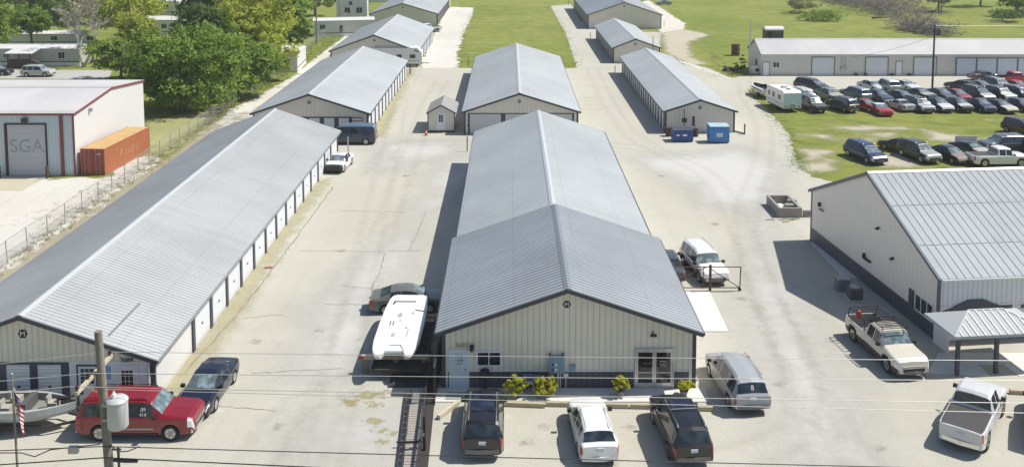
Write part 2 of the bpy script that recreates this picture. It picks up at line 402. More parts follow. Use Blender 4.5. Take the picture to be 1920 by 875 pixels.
for i, q in enumerate(([(830,300),(960,290),(700,480),(600,560),(560,700),(640,720),(760,500)], [(1330,340),(1420,380),(1400,560),(1480,860),(1620,865),(1530,600),(1440,470),(1430,330)],
        [(1200,300),(1380,275),(1470,310),(1430,400),(1330,380)], [(560,860),(720,860),(740,780),(600,770)], [(720,270),(860,262),(850,290),(700,320)])):
    poly_sheet('lime_wear', q, .0075 + .0005*i, PATCH, .8, fade=6.5)
# tyre tracks worn along the drives
TRK = sheet_mat('tyre_track', gravel_build((.40,.385,.33), (.42,.40,.345), (.33,.31,.25)), .55, 1.4, soft=.4, opac=.10)
def track(px, wd=.42, k=0):
    P = [Vector(G(*q)) for q in px]; Q = []
    for i in range(len(P)-1):
        n = max(2, int((P[i+1]-P[i]).length/3))
        for j in range(n):
            t = j/n; a = P[max(i-1,0)]; b = P[i]; c = P[i+1]; d = P[min(i+2,len(P)-1)]
            Q.append(.5*((2*b)+(c-a)*t+(2*a-5*b+4*c-d)*t*t+(3*b-a-3*c+d)*t**3))
    Q.append(P[-1])
    for s_ in (-.85, .85):
        L_, R_ = [], []
        for i, q in enumerate(Q):
            d = (Q[min(i+1,len(Q)-1)]-Q[max(i-1,0)]).normalized(); n = Vector((-d.y, d.x))
            L_.append(tuple(q+n*(s_-wd/2))); R_.append(tuple(q+n*(s_+wd/2)))
        poly_sheet('tyre_track', L_+R_[::-1], .0125+.0003*k+(.0002 if s_ > 0 else 0), TRK, .35, fade=.7, world=True)
track([(560,880),(620,720),(690,520),(730,400),(770,290),(800,200),(830,150)], k=0)
track([(600,880),(640,720),(670,560),(700,420),(720,330),(735,270),(750,190),(780,130)], k=1)
track([(1620,880),(1520,720),(1440,560),(1390,430),(1330,330),(1250,290),(1180,250),(1140,190),(1110,130)], k=2)
track([(1560,880),(1490,680),(1420,520),(1400,400),(1430,300),(1430,230),(1400,180),(1395,150)], k=3)
track([(1240,890),(1400,850),(1500,800),(1490,680),(1440,560)], k=4)
track([(700,700),(560,760),(500,830),(470,900)], k=5)
track([(1300,300),(1180,275),(1000,270),(850,268),(740,275),(700,330)], k=6)
# oil spots and small stains
OIL = sheet_mat('oil_stain', gravel_build((.20,.19,.165), (.24,.225,.19), (.16,.15,.13)), .45, 3, soft=.3, opac=.35)
rng = random.Random(21)
for i, (ox, oy, ow) in enumerate(((985,830,11),(1140,870,10),(1180,800,7),(1410,690,8),(480,640,8),(600,620,7),(640,470,6),(1340,420,7),(1460,720,9),(1560,640,8),(520,800,9),(1020,800,8),(1240,330,6),(760,330,6),(440,550,8),(1390,560,7),(1650,840,9))):
    poly_sheet('oil_stain', [(ox-ow,oy),(ox-ow*.2,oy-ow*.35),(ox+ow,oy-ow*.1),(ox+ow*.3,oy+ow*.35)], .0148+.0001*i, OIL, .14, fade=.5)
# slabs
def slab(name, px, z0, z1, mat):
    b = MB(); P = [G(*p) for p in px]; n = len(P)
    b.face([(x, y, z1) for x, y in P])
    for i in range(n):
        p, q = P[i], P[(i+1) % n]; b.face([(*p, z0), (*q, z0), (*q, z1), (*p, z1)])
    return tag(b.build(name, mat), kind='structure')
slab('pavement', [(815,754),(1330,754),(1322,729),(820,728)], .0, .06, CONC)
slab('pavement', [(1283,546),(1330,546),(1366,622),(1300,622)], .0, .05, CONC)
slab('pavement', [(1520,455),(1580,520),(1610,522),(1536,452)], .0, .04, CONC)
slab('pavement', [(1740,700),(1760,662),(1960,662),(1960,704),(1912,706),(1880,683),(1835,684),(1856,706)], .0, .035, CONC)
def crack(px, wd=.05):
    b = MB(); P = []
    for (x0, y0), (x1, y1) in zip(px[:-1], px[1:]):
        a = Vector(G(x0, y0)); c = Vector(G(x1, y1)); k = max(2, int((c-a).length/.35))
        P += [a.lerp(c, i/k) + Vector((random.uniform(-.06,.06), random.uniform(-.06,.06))) for i in range(k)]
    P.append(Vector(G(*px[-1])))
    for a, c in zip(P[:-1], P[1:]):
        d = (c-a).normalized(); nn = Vector((-d.y, d.x))*wd*random.uniform(.4, 1.2)/2
        b.face([(*(a-nn), .016), (*(a+nn), .016), (*(c+nn), .016), (*(c-nn), .016)])
    return tag(b.build('pavement_crack', CRACK), kind='structure')
CRACK = plain('crack_dirt', (.25, .225, .16), .95, var=.3)
crack([(345,700),(440,595),(500,520),(560,440),(625,350)], .09)
crack([(695,545),(712,510),(722,475)], .06); crack([(560,470),(700,472),(790,470)], .05); crack([(768,470),(800,395)], .05)
crack([(610,570),(690,571)], .05); crack([(640,536),(690,540),(712,548)], .05); crack([(455,596),(530,590)], .05); crack([(640,395),(760,398)], .05)
crack([(1080,160),(1120,161)], .09); crack([(1085,183),(1122,184)], .09); crack([(1090,205),(1130,206)], .09); crack([(820,170),(760,180)], .06)
crack([(470,700),(640,690)], .05); crack([(395,760),(520,770)], .05)
# ---------------- buildings ----------------
ROOF = roofing('grey_roof_metal', (.42, .44, .45))
ROOFD = roofing('blue_grey_roof_metal', (.34, .365, .39))
ROOFW = roofing('white_roof_metal', (.52, .515, .51), .6, 0, .3, lap=50, streak=.1)
RIDGE = plain('ridge_cap_metal', (.62, .635, .64), .4, .3, var=.05)
RIDGED = plain('dark_ridge_metal', (.20, .225, .25), .45, .3, var=.05)
SHADEWALL = panel('shade_blue_wall', (.52, .60, .65), pitch=.3, var=.06, groove=(.3, .36, .4, .4), dirt=.3)  # white walls with their bluish shade put into the colour
MAROON = plain('maroon_trim', (.22, .05, .055), .5)

def wallpt(f, w, L, s, z, off):
    """wall-plane coords: f front (y=0), back (y=L), left (x=0), right (x=w)"""
    if f == 'front': return (s, -off, z)
    if f == 'back': return (s, L+off, z)
    if f == 'left': return (-off, s, z)
    return (w+off, s, z)
def wbox(b, f, w, L, s0, s1, z0, z1, o0, o1, m=0):
    p = wallpt(f, w, L, s0, z0, o0); q = wallpt(f, w, L, s1, z1, o1)
    b.box(min(p[0],q[0]), max(p[0],q[0]), min(p[1],q[1]), max(p[1],q[1]), z0, z1, m); return b
class House:
    def __init__(s, name, label, cat, loc, rz, w, L, eave, ridge, xr=None, group=None, wall=WALL, roof=ROOF, ridgem=RIDGE, trim=NAVY,
                 ov=.35, oe=.3, pitch=.3, ribh=.03, ribw=.07, roof_name='roof', backeave=None, ribs=True):
        s.o = thing(name, label, cat, (*loc, 0), rz, group); s.w, s.L, s.eave, s.ridge = w, L, eave, ridge
        s.xr = w/2 if xr is None else xr; s.trim = trim
        b = MB(); t = .0
        el, er = eave, backeave or eave
        s.el, s.er = el, er
        pf = [(0,0,t),(w,0,t),(w,0,er),(s.xr,0,ridge-.02),(0,0,el)]
        b.face(pf); b.face([(x, L, z) for x, y, z in reversed(pf)])
        b.face([(0,L,t),(0,0,t),(0,0,el),(0,L,el)]); b.face([(w,0,t),(w,L,t),(w,L,er),(w,0,er)])
        b.build('wall', wall, s.o)
        s.add_roof(roof, ridgem, -oe, L+oe, ov, pitch, ribh, ribw, ribs=ribs)
        s.rake(0, -oe, ov)
        s.rake(1, L+oe, ov)
    def add_roof(s, mat, ridgem, y0, y1, ov, pitch, ribh, ribw, dz=0, name='roof', ribs=True, xr=None):
        xr = s.xr if xr is None else xr
        b = MB(); k = MB(); th = .05
        for side in (-1, 1):
            xe = -ov if side < 0 else s.w+ov; ez = s.el if side < 0 else s.er
            run = xr if side < 0 else s.w-xr
            sl = (s.ridge-ez)/run; zr = s.ridge+.06+dz; ze = ez+.06-sl*ov+dz
            a, c = (xe, ze), (xr, zr)
            q = [(a[0],y0,a[1]),(c[0],y0,c[1]),(c[0],y1,c[1]),(a[0],y1,a[1])]
            if side > 0: q = q[::-1]
            b.face(q); b.face([(x, y, z-th) for x, y, z in reversed(q)])
            b.face([(a[0],y0,a[1]-th),(a[0],y0,a[1]),(a[0],y1,a[1]),(a[0],y1,a[1]-th)][::side])
            b.face([(a[0],y0,a[1]),(a[0],y0,a[1]-th),(c[0],y0,c[1]-th),(c[0],y0,c[1])][::side])
            if ribs:
                n = int((y1-y0)/pitch)
                for i in range(n+1):
                    y = y0+.06+i*(y1-y0-.12)/n; hw = ribw/2
                    A = [(a[0],y-hw,a[1]),(a[0],y-hw*.5,a[1]+ribh),(a[0],y+hw*.5,a[1]+ribh),(a[0],y+hw,a[1])]
                    C = [(c[0],p[1],c[1]+(p[2]-a[1])) for p in A]
                    for j in range(3):
                        f = [A[j],A[j+1],C[j+1],C[j]]
                        b.face(f if side > 0 else f[::-1])
            hw = .20
            k.face([(c[0],y0-.01,c[1]+.055),(c[0]+side*hw,y0-.01,c[1]+.045-sl*hw),(c[0]+side*hw,y1+.01,c[1]+.045-sl*hw),(c[0],y1+.01,c[1]+.055)][::side])
            k.face([(c[0]+side*hw,y0-.01,c[1]+.045-sl*hw),(c[0]+side*hw,y0-.01,c[1]-sl*hw),(c[0]+side*hw,y1+.01,c[1]-sl*hw),(c[0]+side*hw,y1+.01,c[1]+.045-sl*hw)][::side])
        r = b.build(name, mat, s.o)
        k.build('ridge_cap', ridgem, r)
        return r
    def rake(s, end, y, ov, dz=0, xr=None):
        xr = s.xr if xr is None else xr
        for side in (-1, 1):
            xe = -ov if side < 0 else s.w+ov; ez = s.el if side < 0 else s.er
            run = xr if side < 0 else s.w-xr; sl = (s.ridge-ez)/run
            yy = y + (-.028 if end == 0 else .028)
            ze, zr = ez-sl*ov-.055+dz, s.ridge-.055+dz
            b = MB(); b.bar((xe,yy,ze),(xr,yy,zr), .05, .20); b.build('rake_trim', s.trim, s.o)
        return s
    def gutter(s, side, y0=None, y1=None, mat=None, ov=.35, size=.12):
        y0 = 0 if y0 is None else y0; y1 = s.L if y1 is None else y1
        ez = s.el if side < 0 else s.er; run = s.xr if side < 0 else s.w-s.xr; sl = (s.ridge-ez)/run
        x = -ov-.03 if side < 0 else s.w+ov+.03; z = ez-sl*ov-.03
        MB().box(x-.05,x+.05,y0,y1,z-size/2,z+size/2).build('gutter', mat or s.trim, s.o)
    def corners(s, mat=None, wd=.2, which=('fl','fr')):
        for c in which:
            x = 0 if c[1] == 'l' else s.w; y = 0 if c[0] == 'f' else s.L
            MB().box(x-wd*.6 if c[1]=='l' else x-wd*.4, x+wd*.4 if c[1]=='l' else x+wd*.6, y-.03 if c[0]=='f' else y-wd*.6, y+wd*.6 if c[0]=='f' else y+.03, 0, (s.el if c[1]=='l' else s.er)-.06).build('corner_trim', mat or s.trim, s.o)
    def rollups(s, f, starts, dw, h, mat=DOORW, post=NAVY, pw=None, header=.22, z0=.04, kick=True):
        """a row of roll-up doors with dark posts between them and a header above"""
        for i, a in enumerate(starts):
            d = wbox(MB(), f, s.w, s.L, a, a+dw, z0, h, .005, .03).build('door', mat, s.o)
            if kick: wbox(MB(), f, s.w, s.L, a+dw*.44, a+dw*.56, z0+.9, z0+.98, .031, .06).build('handle', DSTEEL, d)
        ends = [(a, a+dw) for a in starts]
        gaps = [(ends[i][1], ends[i+1][0]) for i in range(len(ends)-1)]
        if pw: gaps = [(ends[0][0]-pw, ends[0][0])] + gaps + [(ends[-1][1], ends[-1][1]+pw)]
        for g0, g1 in gaps:
            wbox(MB(), f, s.w, s.L, g0, g1, .02, h, .006, .055).build('door_post', post, s.o)
        if header:
            g0 = gaps[0][0] if pw else ends[0][0]; g1 = gaps[-1][1] if pw else ends[-1][1]
            wbox(MB(), f, s.w, s.L, g0, g1, h+.002, h+header, .006, .05).build('door_header', post, s.o)
    def emblem(s, x, z, f='front', y=0, r=.19, letter=True):
        b = MB(); n = 6
        o = wallpt(f, s.w, s.L, x, z, .03)
        ring = [(o[0]+r*math.cos(math.pi*i/3), o[1], o[2]+r*math.sin(math.pi*i/3)) for i in range(6)]
        b.face(ring); bk = [(p[0], p[1]+.028, p[2]) for p in ring]
        for i in range(6): b.face([ring[i], bk[i], bk[(i+1)%6], ring[(i+1)%6]])
        e = b.build('emblem', BLACK, s.o)
        if letter: text('M', r*1.55, WHITE, e, (o[0], o[1]-.008, o[2]-.01), name='lettering')
        return e
    def window(s, f, s0, s1, z0, z1, panes=2, frame=WHITE, glass=GLASS, wd=.07):
        b = MB(); 
        wbox(b, f, s.w, s.L, s0, s1, z1-wd, z1, .004, .06); wbox(b, f, s.w, s.L, s0, s1, z0, z0+wd, .004, .06)
        wbox(b, f, s.w, s.L, s0, s0+wd, z0+wd, z1-wd, .004, .06); wbox(b, f, s.w, s.L, s1-wd, s1, z0+wd, z1-wd, .004, .06)
        for i in range(1, panes):
            x = s0+(s1-s0)*i/panes; wbox(b, f, s.w, s.L, x-wd*.35, x+wd*.35, z0+wd, z1-wd, .004, .055)
        wn = b.build('window', frame, s.o)
        wbox(MB(), f, s.w, s.L, s0+wd*.8, s1-wd*.8, z0+wd*.8, z1-wd*.8, .005, .025).build('pane', glass, wn)
        return wn
    def door(s, f, s0, s1, h, mat=DOORP, glass=None, gm=GLASS, frame=WHITE, z0=.05, muntin=0, knob=1):
        b = MB(); wd = .08
        wbox(b, f, s.w, s.L, s0-wd, s0, z0, h+wd, .004, .07); wbox(b, f, s.w, s.L, s1, s1+wd, z0, h+wd, .004, .07)
        wbox(b, f, s.w, s.L, s0, s1, h, h+wd, .004, .07); 
        d = wbox(MB(), f, s.w, s.L, s0, s1, z0, h, .005, .04).build('door', mat, s.o)
        b.build('frame', frame, d)
        if glass:
            g0, g1, gz0, gz1 = glass
            wbox(MB(), f, s.w, s.L, g0, g1, gz0, gz1, .041, .05).build('pane', gm, d)
            if muntin:
                mb = MB()
                for i in range(1, 3): x = g0+(g1-g0)*i/3; wbox(mb, f, s.w, s.L, x-.012, x+.012, gz0, gz1, .051, .058)
                for i in range(1, muntin): z = gz0+(gz1-gz0)*i/muntin; wbox(mb, f, s.w, s.L, g0, g1, z-.012, z+.012, .0512, .0575)
                mb.build('muntin', WHITE, d)
        if knob:
            kx = s1-.1 if knob > 0 else s0+.1
            wbox(MB(), f, s.w, s.L, kx-.03, kx+.03, z0+.93, z0+1.03, .041, .10).build('handle', STEEL, d)
        return d
    def part(s, name, b, mat, smooth=None): return b.build(name, mat, s.o, smooth)

# --- office building in the middle foreground ---
H = House('office_building', 'long grey roofed tan office building numbered 3687 with double glass doors', 'building', (-3.39, 45.5), 0, 12.97, 13.2, 3.22, 5.42, 6.40,
          ov=.42, oe=.35, roof=ROOFD, ridgem=RIDGED, pitch=.36, ribh=.06, ribw=.16)
off = H
# the older, slightly lower and narrower rear roof
b = MB(); x0, x1, xr, y0, y1, el, rz_ = .05, 12.75, 6.30, 13.2, 44.2, 3.12, 5.22
b.face([(x0,y1,0),(x0,y0,0),(x0,y0,el),(x0,y1,el)]); b.face([(x1,y0,0),(x1,y1,0),(x1,y1,el),(x1,y0,el)])
b.face([(x1,y1,0),(x0,y1,0),(x0,y1,el),(xr,y1,rz_),(x1,y1,el)]); b.build('rear_wall', WALLW, H.o)
sv = (H.w, H.el, H.er, H.ridge, H.L, H.xr)
H.w, H.ridge, H.el, H.er = 12.75, rz_, el, el
H.add_roof(roofing('rear_roof_metal', (.45,.48,.485)), RIDGE, 13.56, 44.5, .15, .3, .028, .07, name='rear_roof', xr=6.3)
H.rake(1, 44.5, .15, xr=6.3)
b = MB(); b.box(-.2,-.1,13.6,44.5,2.98,3.1); b.build('gutter', NAVY, H.o)
b = MB(); b.box(12.9,13.0,13.6,44.5,2.98,3.1); b.build('gutter', NAVY, H.o)
H.w, H.el, H.er, H.ridge, H.L, H.xr = sv
H.corners(which=('fl','fr'))
H.gutter(-1, -.35, 13.5, ov=.42); H.gutter(1, -.35, 13.5, ov=.42)
for a, c in ((.28, .20), (1.32, 9.86), (11.98, 12.72)):
    a, c = sorted((a, c)); 
    wbox(MB(), 'front', 12.97, 13.2, a, c, .06, .92, .004, .03).build('wainscot', NAVYP, H.o)
    wbox(MB(), 'front', 12.97, 13.2, a, c, .922, .97, .004, .045).build('wainscot_trim', WHITE, H.o)
wbox(MB(), 'left', 12.97, 13.2, .2, 13.1, .06, .92, .004, .03).build('wainscot', NAVYP, H.o)
H.door('front', .34, 1.20, 2.02, mat=plain('pale_blue_door', (.55,.66,.74), .4, var=.05), glass=(.56, .98, 1.05, 1.85), gm=glassy('frosted_glass', (.22,.28,.31), .25), frame=plain('pale_blue_frame', (.62,.72,.79), .4, var=.05), muntin=4)
H.window('front', 1.68, 2.98, 1.20, 2.02, 2)
e = H.emblem(6.36, 4.52, r=.21)
H_num = text('3687', .36, plain('brass_numerals', (.38,.33,.16), .5), H.o, (.92, -.035, 2.33), name='house_number')
# double glass doors
b = MB()
for a, c in ((9.90, 9.98), (11.86, 11.94)): wbox(b, 'front', 12.97, 13.2, a, c, .06, 2.18, .004, .10)
wbox(b, 'front', 12.97, 13.2, 9.98, 11.86, 2.08, 2.18, .004, .10); dd = b.build('door_frame', plain('aluminium', (.62,.62,.61), .35, .5), H.o)
for k, a in enumerate((9.99, 10.93)):
    b = MB(); c = a+.92; al = MATS[('plain','aluminium')]
    wbox(b,'front',12.97,13.2,a,a+.09,.07,2.07,.006,.07); wbox(b,'front',12.97,13.2,c-.09,c,.07,2.07,.006,.07)
    wbox(b,'front',12.97,13.2,a+.09,c-.09,.07,.33,.006,.07); wbox(b,'front',12.97,13.2,a+.09,c-.09,1.97,2.07,.006,.07)
    wbox(b,'front',12.97,13.2,a+.09,c-.09,.86,.91,.006,.07)
    d = b.build('glass_door', al, H.o)
    wbox(MB(),'front',12.97,13.2,a+.08,c-.08,.32,1.98,.01,.03).build('pane', glassy('door_glass', (.012,.010,.010), .08), d)
    hx = c-.14 if k == 0 else a+.14
    MB().tube([(hx,-.08,.85),(hx,-.13,.9),(hx,-.13,1.15),(hx,-.08,1.2)], .018, 6).build('handle', STEEL, d)
    if k == 1:
        text('OFFICE', .11, WHITE, d, (a+.44, -.034, 1.47), name='lettering', extrude=.002)
        text('HOURS 9-5', .075, WHITE, d, (a+.44, -.034, 1.33), name='lettering', extrude=.002)
        text('MON-FRI', .075, WHITE, d, (a+.44, -.034, 1.23), name='lettering', extrude=.002)
    else: text('WELCOME', .09, STEEL, d, (a+.58, -.034, 1.36), name='lettering', extrude=.002)
# camera under the rake, lantern and utilities
b = MB(); b.box(10.78,10.84,-.30,0,3.02,3.08); b.box(10.66,10.98,-.36,-.20,2.93,3.03); b.build('security_camera', BLACK, H.o)
b = MB(); b.lathe([(.03,0),(.09,.08),(.11,.30),(.13,.33),(.03,.42)], (1.44,-.14,2.02), 8); b.box(1.42,1.46,-.12,0,2.18,2.22); b.build('wall_lantern', BLACK, H.o)
UTIL = plain('utility_blue_grey', (.20,.31,.40), .5, var=.1)
b = MB(); b.box(5.44,6.24,-.24,-.004,.92,1.78); mt = b.build('meter_cabinet', UTIL, H.o)
b = MB(); b.box(5.46,5.52,-.2,-.02,1.78,1.95); b.box(6.14,6.20,-.2,-.02,1.78,1.95); b.build('conduit', DSTEEL, mt)
for z in (1.12, 1.38): MB().lathe([(.085,0),(.085,.05),(.06,.09)], (5.80,-.245,z), 12, axis='y').build('meter', CLEARL, mt); 
for z in (1.08, 1.36): MB().box(5.60,5.68,-.27,-.24,z,z+.09).build('breaker', BLACK, mt)
b = MB(); b.tube([(5.92,-.12,.92),(5.92,-.12,.06)], .045, 8); b.tube([(6.05,-.10,.92),(6.05,-.10,.06)], .02, 6); b.tube([(6.32,-.1,.72),(6.32,-.1,.06)], .025, 6); b.box(6.2,6.45,-.16,-.034,.72,.86); b.build('conduit', WHITE, H.o)
MB().box(6.52,6.80,-.16,-.01,1.0,1.3).build('junction_box', UTIL, H.o)

# --- long storage building on the left ---
LS = 49.0
H = House('storage_building', 'long storage building numbered 3689 on the left with white roof and flagpole before it', 'building', (-30.35, 43.85), 0, 12.45, LS, 2.55, 4.72, 6.05,
          ov=.38, oe=.3, roof=roofing('pale_roof_metal', (.43,.445,.445)), pitch=.3, ribh=.035, ribw=.09)
H.part('side_wall', wbox(MB(), 'right', 12.45, LS, .3, LS-.2, 0, 2.38, .003, .02), WALLW)
H.gutter(1, -.3, LS+.3, STEEL, ov=.38); H.gutter(-1, -.3, LS+.3, NAVY, ov=.38)
H.corners(which=('fl','fr'), wd=.24); H.corners(which=('br',))
for i in range(14):
    y = 5.55 + i*3.05
    wbox(MB(), 'right', 12.45, LS, y, y+.36, .0, 2.32, .021, .12).build('door_post', NAVY, H.o)
    if i < 13:
        d = wbox(MB(), 'right', 12.45, LS, y+.40, y+3.01, .04, 2.2, .0215, .045).build('door', DOORW, H.o)
        wbox(MB(), 'right', 12.45, LS, y+1.6, y+1.8, .95, 1.03, .046, .08).build('handle', DSTEEL, d)
for y0_, y1_ in ((1.0,1.75),(2.2,2.95)):
    H.window('right', y0_, y1_, 1.75, 2.3, 2, frame=WHITE)
# front: white doors between dark posts
H.rollups('front', [.35,1.95,3.55,5.15,6.72], 1.18, 2.12, pw=.38, header=.12)
wbox(MB(), 'front', 12.45, LS, 8.30, 12.2, .1, 2.28, .004, .018).build('office_front', plain('pale_office_front', (.72,.74,.79), .6, var=.06), H.o)
H.door('front', 8.75, 9.65, 2.05, glass=(8.87,9.53,1.15,1.92), frame=NAVY, muntin=4, mat=DOORP)
H.door('front', 10.75, 11.65, 2.0, glass=(10.92,11.48,1.0,1.82), muntin=3, mat=DOORP, knob=-1)
wbox(MB(), 'front', 12.45, LS, 9.95, 10.38, 1.35, 2.05, .019, .03).build('poster', plain('blue_poster', (.25,.42,.66), .5, var=.4, scale=6), H.o)
wbox(MB(), 'front', 12.45, LS, 9.62+.75, 9.62+1.0, .7, 1.0, .019, .12).build('letter_box', SIGNBLUE, H.o)
text('3689', .33, BLACK, H.o, (11.2, -.03, 2.36), name='house_number')
MB().tube([(12.33,-.12,2.1),(12.33,-.12,.3)], .05, 8).build('downpipe', WHITE, H.o)
H.emblem(6.05, 3.72, r=.24)
MB().box(10.1,10.2,.4,4.3,3.36,3.46).build('roof_seam', STEEL, H.o)
# --- second, third and fourth on the left ---
def storage(label, x0, x1, y0, y1, eave, ridge, xr, roof, wall=WALL, ribs=True, ridgem=RIDGE, emb=True, **k):
    h = House('storage_building', label, 'building', (x0, y0), 0, x1-x0, y1-y0, eave, ridge, xr-x0, roof=roof, wall=wall, ribs=ribs, ridgem=ridgem, group='self storage buildings', pitch=.45, ribh=.03, ribw=.09, **k)
    h.corners(); h.gutter(-1, -.3, h.L+.3, ov=.35, size=.1); h.gutter(1, -.3, h.L+.3, ov=.35, size=.1)
    if emb: h.emblem(xr-x0, ridge-.95, r=.22, letter=True)
    return h
LEFT2 = roofing('second_roof', (.46,.485,.49))
h = storage('grey roofed storage building with blue van parked at its gable', -28.75, -15.95, 100.9, 139, 2.75, 4.85, -22.5, LEFT2)
h.rollups('front', [4.6,6.25,7.9,9.55], 1.15, 2.1, pw=.35, header=.14)
h.window('front', 10.9, 12.25, 1.75, 2.15, 1, frame=NAVY, glass=WHITE)
h.part('side_wall', wbox(MB(), 'right', h.w, h.L, .3, h.L-.2, 0, 2.5, .003, .02), WALLW)
for i in range(12):
    y = 2.0+i*3.05
    wbox(MB(), 'right', h.w, h.L, y, y+.42, 0, 2.45, .021, .13).build('door_post', NAVY, h.o)
    if i < 11: wbox(MB(), 'right', h.w, h.L, y+.46, y+3.0, .04, 2.25, .0215, .045).build('door', DOORW, h.o)
h = storage('grey roofed storage building with travel trailer parked against its gable', -29.6, -15.4, 149.8, 182, 2.75, 5.35, -22.4, LEFT2)
h.part('side_wall', wbox(MB(), 'right', h.w, h.L, .3, h.L-.2, 0, 2.5, .003, .02), WALLW)
for i in range(10):
    y = 1.6+i*3.05
    wbox(MB(), 'right', h.w, h.L, y, y+.5, 0, 2.45, .021, .13).build('door_post', NAVY, h.o)
    if i < 9: wbox(MB(), 'right', h.w, h.L, y+.54, y+3.0, .04, 2.25, .0215, .045).build('door', DOORW, h.o)
h = storage('farthest storage building on the fence side, its right wall dark', -32.2, -16.8, 210, 258, 2.75, 5.1, -24.7, LEFT2)
for i in range(14):
    y = 1.6+i*3.05
    wbox(MB(), 'right', h.w, h.L, y, y+.9, 0, 2.45, .005, .13).build('door_post', NAVY, h.o)
# --- middle one behind the office ---
h = storage('storage building standing alone behind the office beside the lawn', -5.05, 7.75, 102.1, 143.5, 2.68, 4.72, 1.15, LEFT2)
h.rollups('front', [.55, 4.6, 8.65], 3.55, 2.3, mat=panel('grey_white_rollup', (.58,.585,.59), pitch=.12, vertical=False, var=.05, groove=(.45,.45,.46,.35)), pw=.22, header=.1, kick=False)
h.part('wall_socket', wbox(MB(), 'front', h.w, h.L, .22, .3, .9, 1.05, .004, .08), DSTEEL)
# --- right row ---
def dark_bays(h, f, y0, n, step, dw, ht):
    for i in range(n):
        y = y0+i*step
        wbox(MB(), f, h.w, h.L, y, y+step-dw, 0, ht, .006, .09).build('door_post', NAVY, h.o)
        d = wbox(MB(), f, h.w, h.L, y+step-dw+.01, y+step-.01, .04, ht-.12, .005, .035).build('door', DOORW, h.o)
    wbox(MB(), f, h.w, h.L, y0, y0+n*step, ht+.002, ht+.1, .005, .06).build('door_header', NAVY, h.o)
h = storage('storage building with blue dumpsters at its gable end', 17.95, 25.75, 102.8, 144, 2.6, 3.85, 21.85, LEFT2)
dark_bays(h, 'left', .4, 20, 2.03, 1.12, 2.25)
h = storage('small storage building standing behind the dumpster building', 17.8, 25.6, 154, 186, 2.7, 4.15, 21.5, LEFT2)
dark_bays(h, 'left', .4, 15, 2.08, .95, 2.3)
h = storage('wide storage building at the far end of the gravel lane on the right', 17.75, 34.0, 203, 250, 3.25, 6.0, 25.75, roofing('far_roof', (.34,.375,.41)), ridgem=RIDGED)
dark_bays(h, 'left', .4, 15, 3.05, 1.2, 2.6)

# --- long white roofed workshop at right, ridge along X ---
H = House('workshop', 'long low workshop with white roof behind the rows of parked cars', 'building', (39.5, 149.2), R(-90), 8.0, 75, 3.35, 5.25, 4.0,
          roof=ROOFW, ridgem=ROOFW, trim=plain('brown_grey_trim', (.16,.15,.15), .5), ov=.1, oe=.12, ribs=False, wall=panel('cream_wall_metal', (.60,.585,.54), pitch=.4, var=.07, groove=(.36,.35,.3,.3), dirt=.25))
TR = MATS[('plain','brown_grey_trim')]
BIG = plain('sectional_door', (.62,.645,.68), .45, var=.06)
for a in (7.95, 16.35, 23.9):
    d = wbox(MB(), 'right', 8, 75, a, a+3.4, .04, 2.85, .005, .03).build('door', BIG, H.o)
    b = MB(); wbox(b,'right',8,75,a-.14,a,.03,2.97,.004,.07); wbox(b,'right',8,75,a+3.4,a+3.54,.03,2.97,.004,.07); wbox(b,'right',8,75,a,a+3.4,2.855,2.97,.004,.07); b.build('frame', TR, d)
b0 = 30.6
for i in range(10):
    a = b0+i*3.22
    wbox(MB(), 'right', 8, 75, a, a+2.95, .04, 2.65, .005, .03).build('door', plain('pale_blue_door_panel', (.56,.63,.72), .45, var=.05), H.o)
    wbox(MB(), 'right', 8, 75, a-.25, a-.02, .03, 2.75, .004, .07).build('door_post', TR, H.o)
wbox(MB(), 'right', 8, 75, b0-.25, b0+32, 2.752, 2.85, .004, .07).build('door_header', TR, H.o)
H.door('right', .25, 1.2, 2.1, frame=TR); H.door('right', 21.1, 22.0, 2.2, frame=TR)
H.window('right', 1.75, 2.85, 1.25, 2.15, 2)
b = MB()
for y_, z1 in ((12.55,3.2),(13.05,2.9),(13.3,1.6)): b.tube([(8.09,y_,.8),(8.09,y_,z1)], .035, 6)
b.box(8.02,8.2,12.4,12.7,1.0,1.4); b.box(8.02,8.18,13.0,13.3,1.2,1.6); b.build('conduit', STEEL, H.o)
for y_ in (14.6, 16.1): MB().box(8.02,8.5,y_,y_+.35,0,.4).build('wall_tap_box', DSTEEL, H.o)
for y_ in (20.2, 22.9): MB().box(8.02,8.4,y_,y_+.5,0,.3).build('planter', DSTEEL, H.o)
wbox(MB(), 'front', 8, 75, 4.6, 5.5, .04, 2.2, .005, .04).build('door', DSTEEL, H.o)

# --- big building at lower right, turned a few degrees, ridge along X ---
FC = Vector((24.69, 50.76)); A5 = math.atan2(.102, .995)
ex = Vector((math.cos(A5), math.sin(A5))); ey = Vector((-ex.y, ex.x)); WL = 16.85
NWc = FC + ey*WL
H = House('metal_building', 'tall tan metal building with standing seam roof and shaded side by the tan pickup', 'building', (NWc.x, NWc.y), A5-R(90), WL, 34, 3.95, 7.6, WL/2,
          ov=.35, oe=.12, roof=roofing('seam_roof_metal', (.38,.41,.425), .6, 0, .2, lap=50), pitch=.5, ribh=.035, ribw=.05,
          wall=panel('tan_grey_wall_metal', (.82,.76,.68), pitch=.30, groove=(.5,.46,.43,.5), var=.06), trim=plain('grey_navy_trim', (.10,.11,.14), .5))
big = H
wbox(MB(), 'front', WL, 34, .1, WL-.1, .03, 1.02, .004, .03).build('wainscot', NAVYP, H.o)
wbox(MB(), 'right', WL, 34, .1, 30, .03, 1.02, .004, .03).build('wainscot', NAVYP, H.o)
H.corners(which=('fl','fr'), wd=.18, mat=MATS[('plain','grey_navy_trim')])
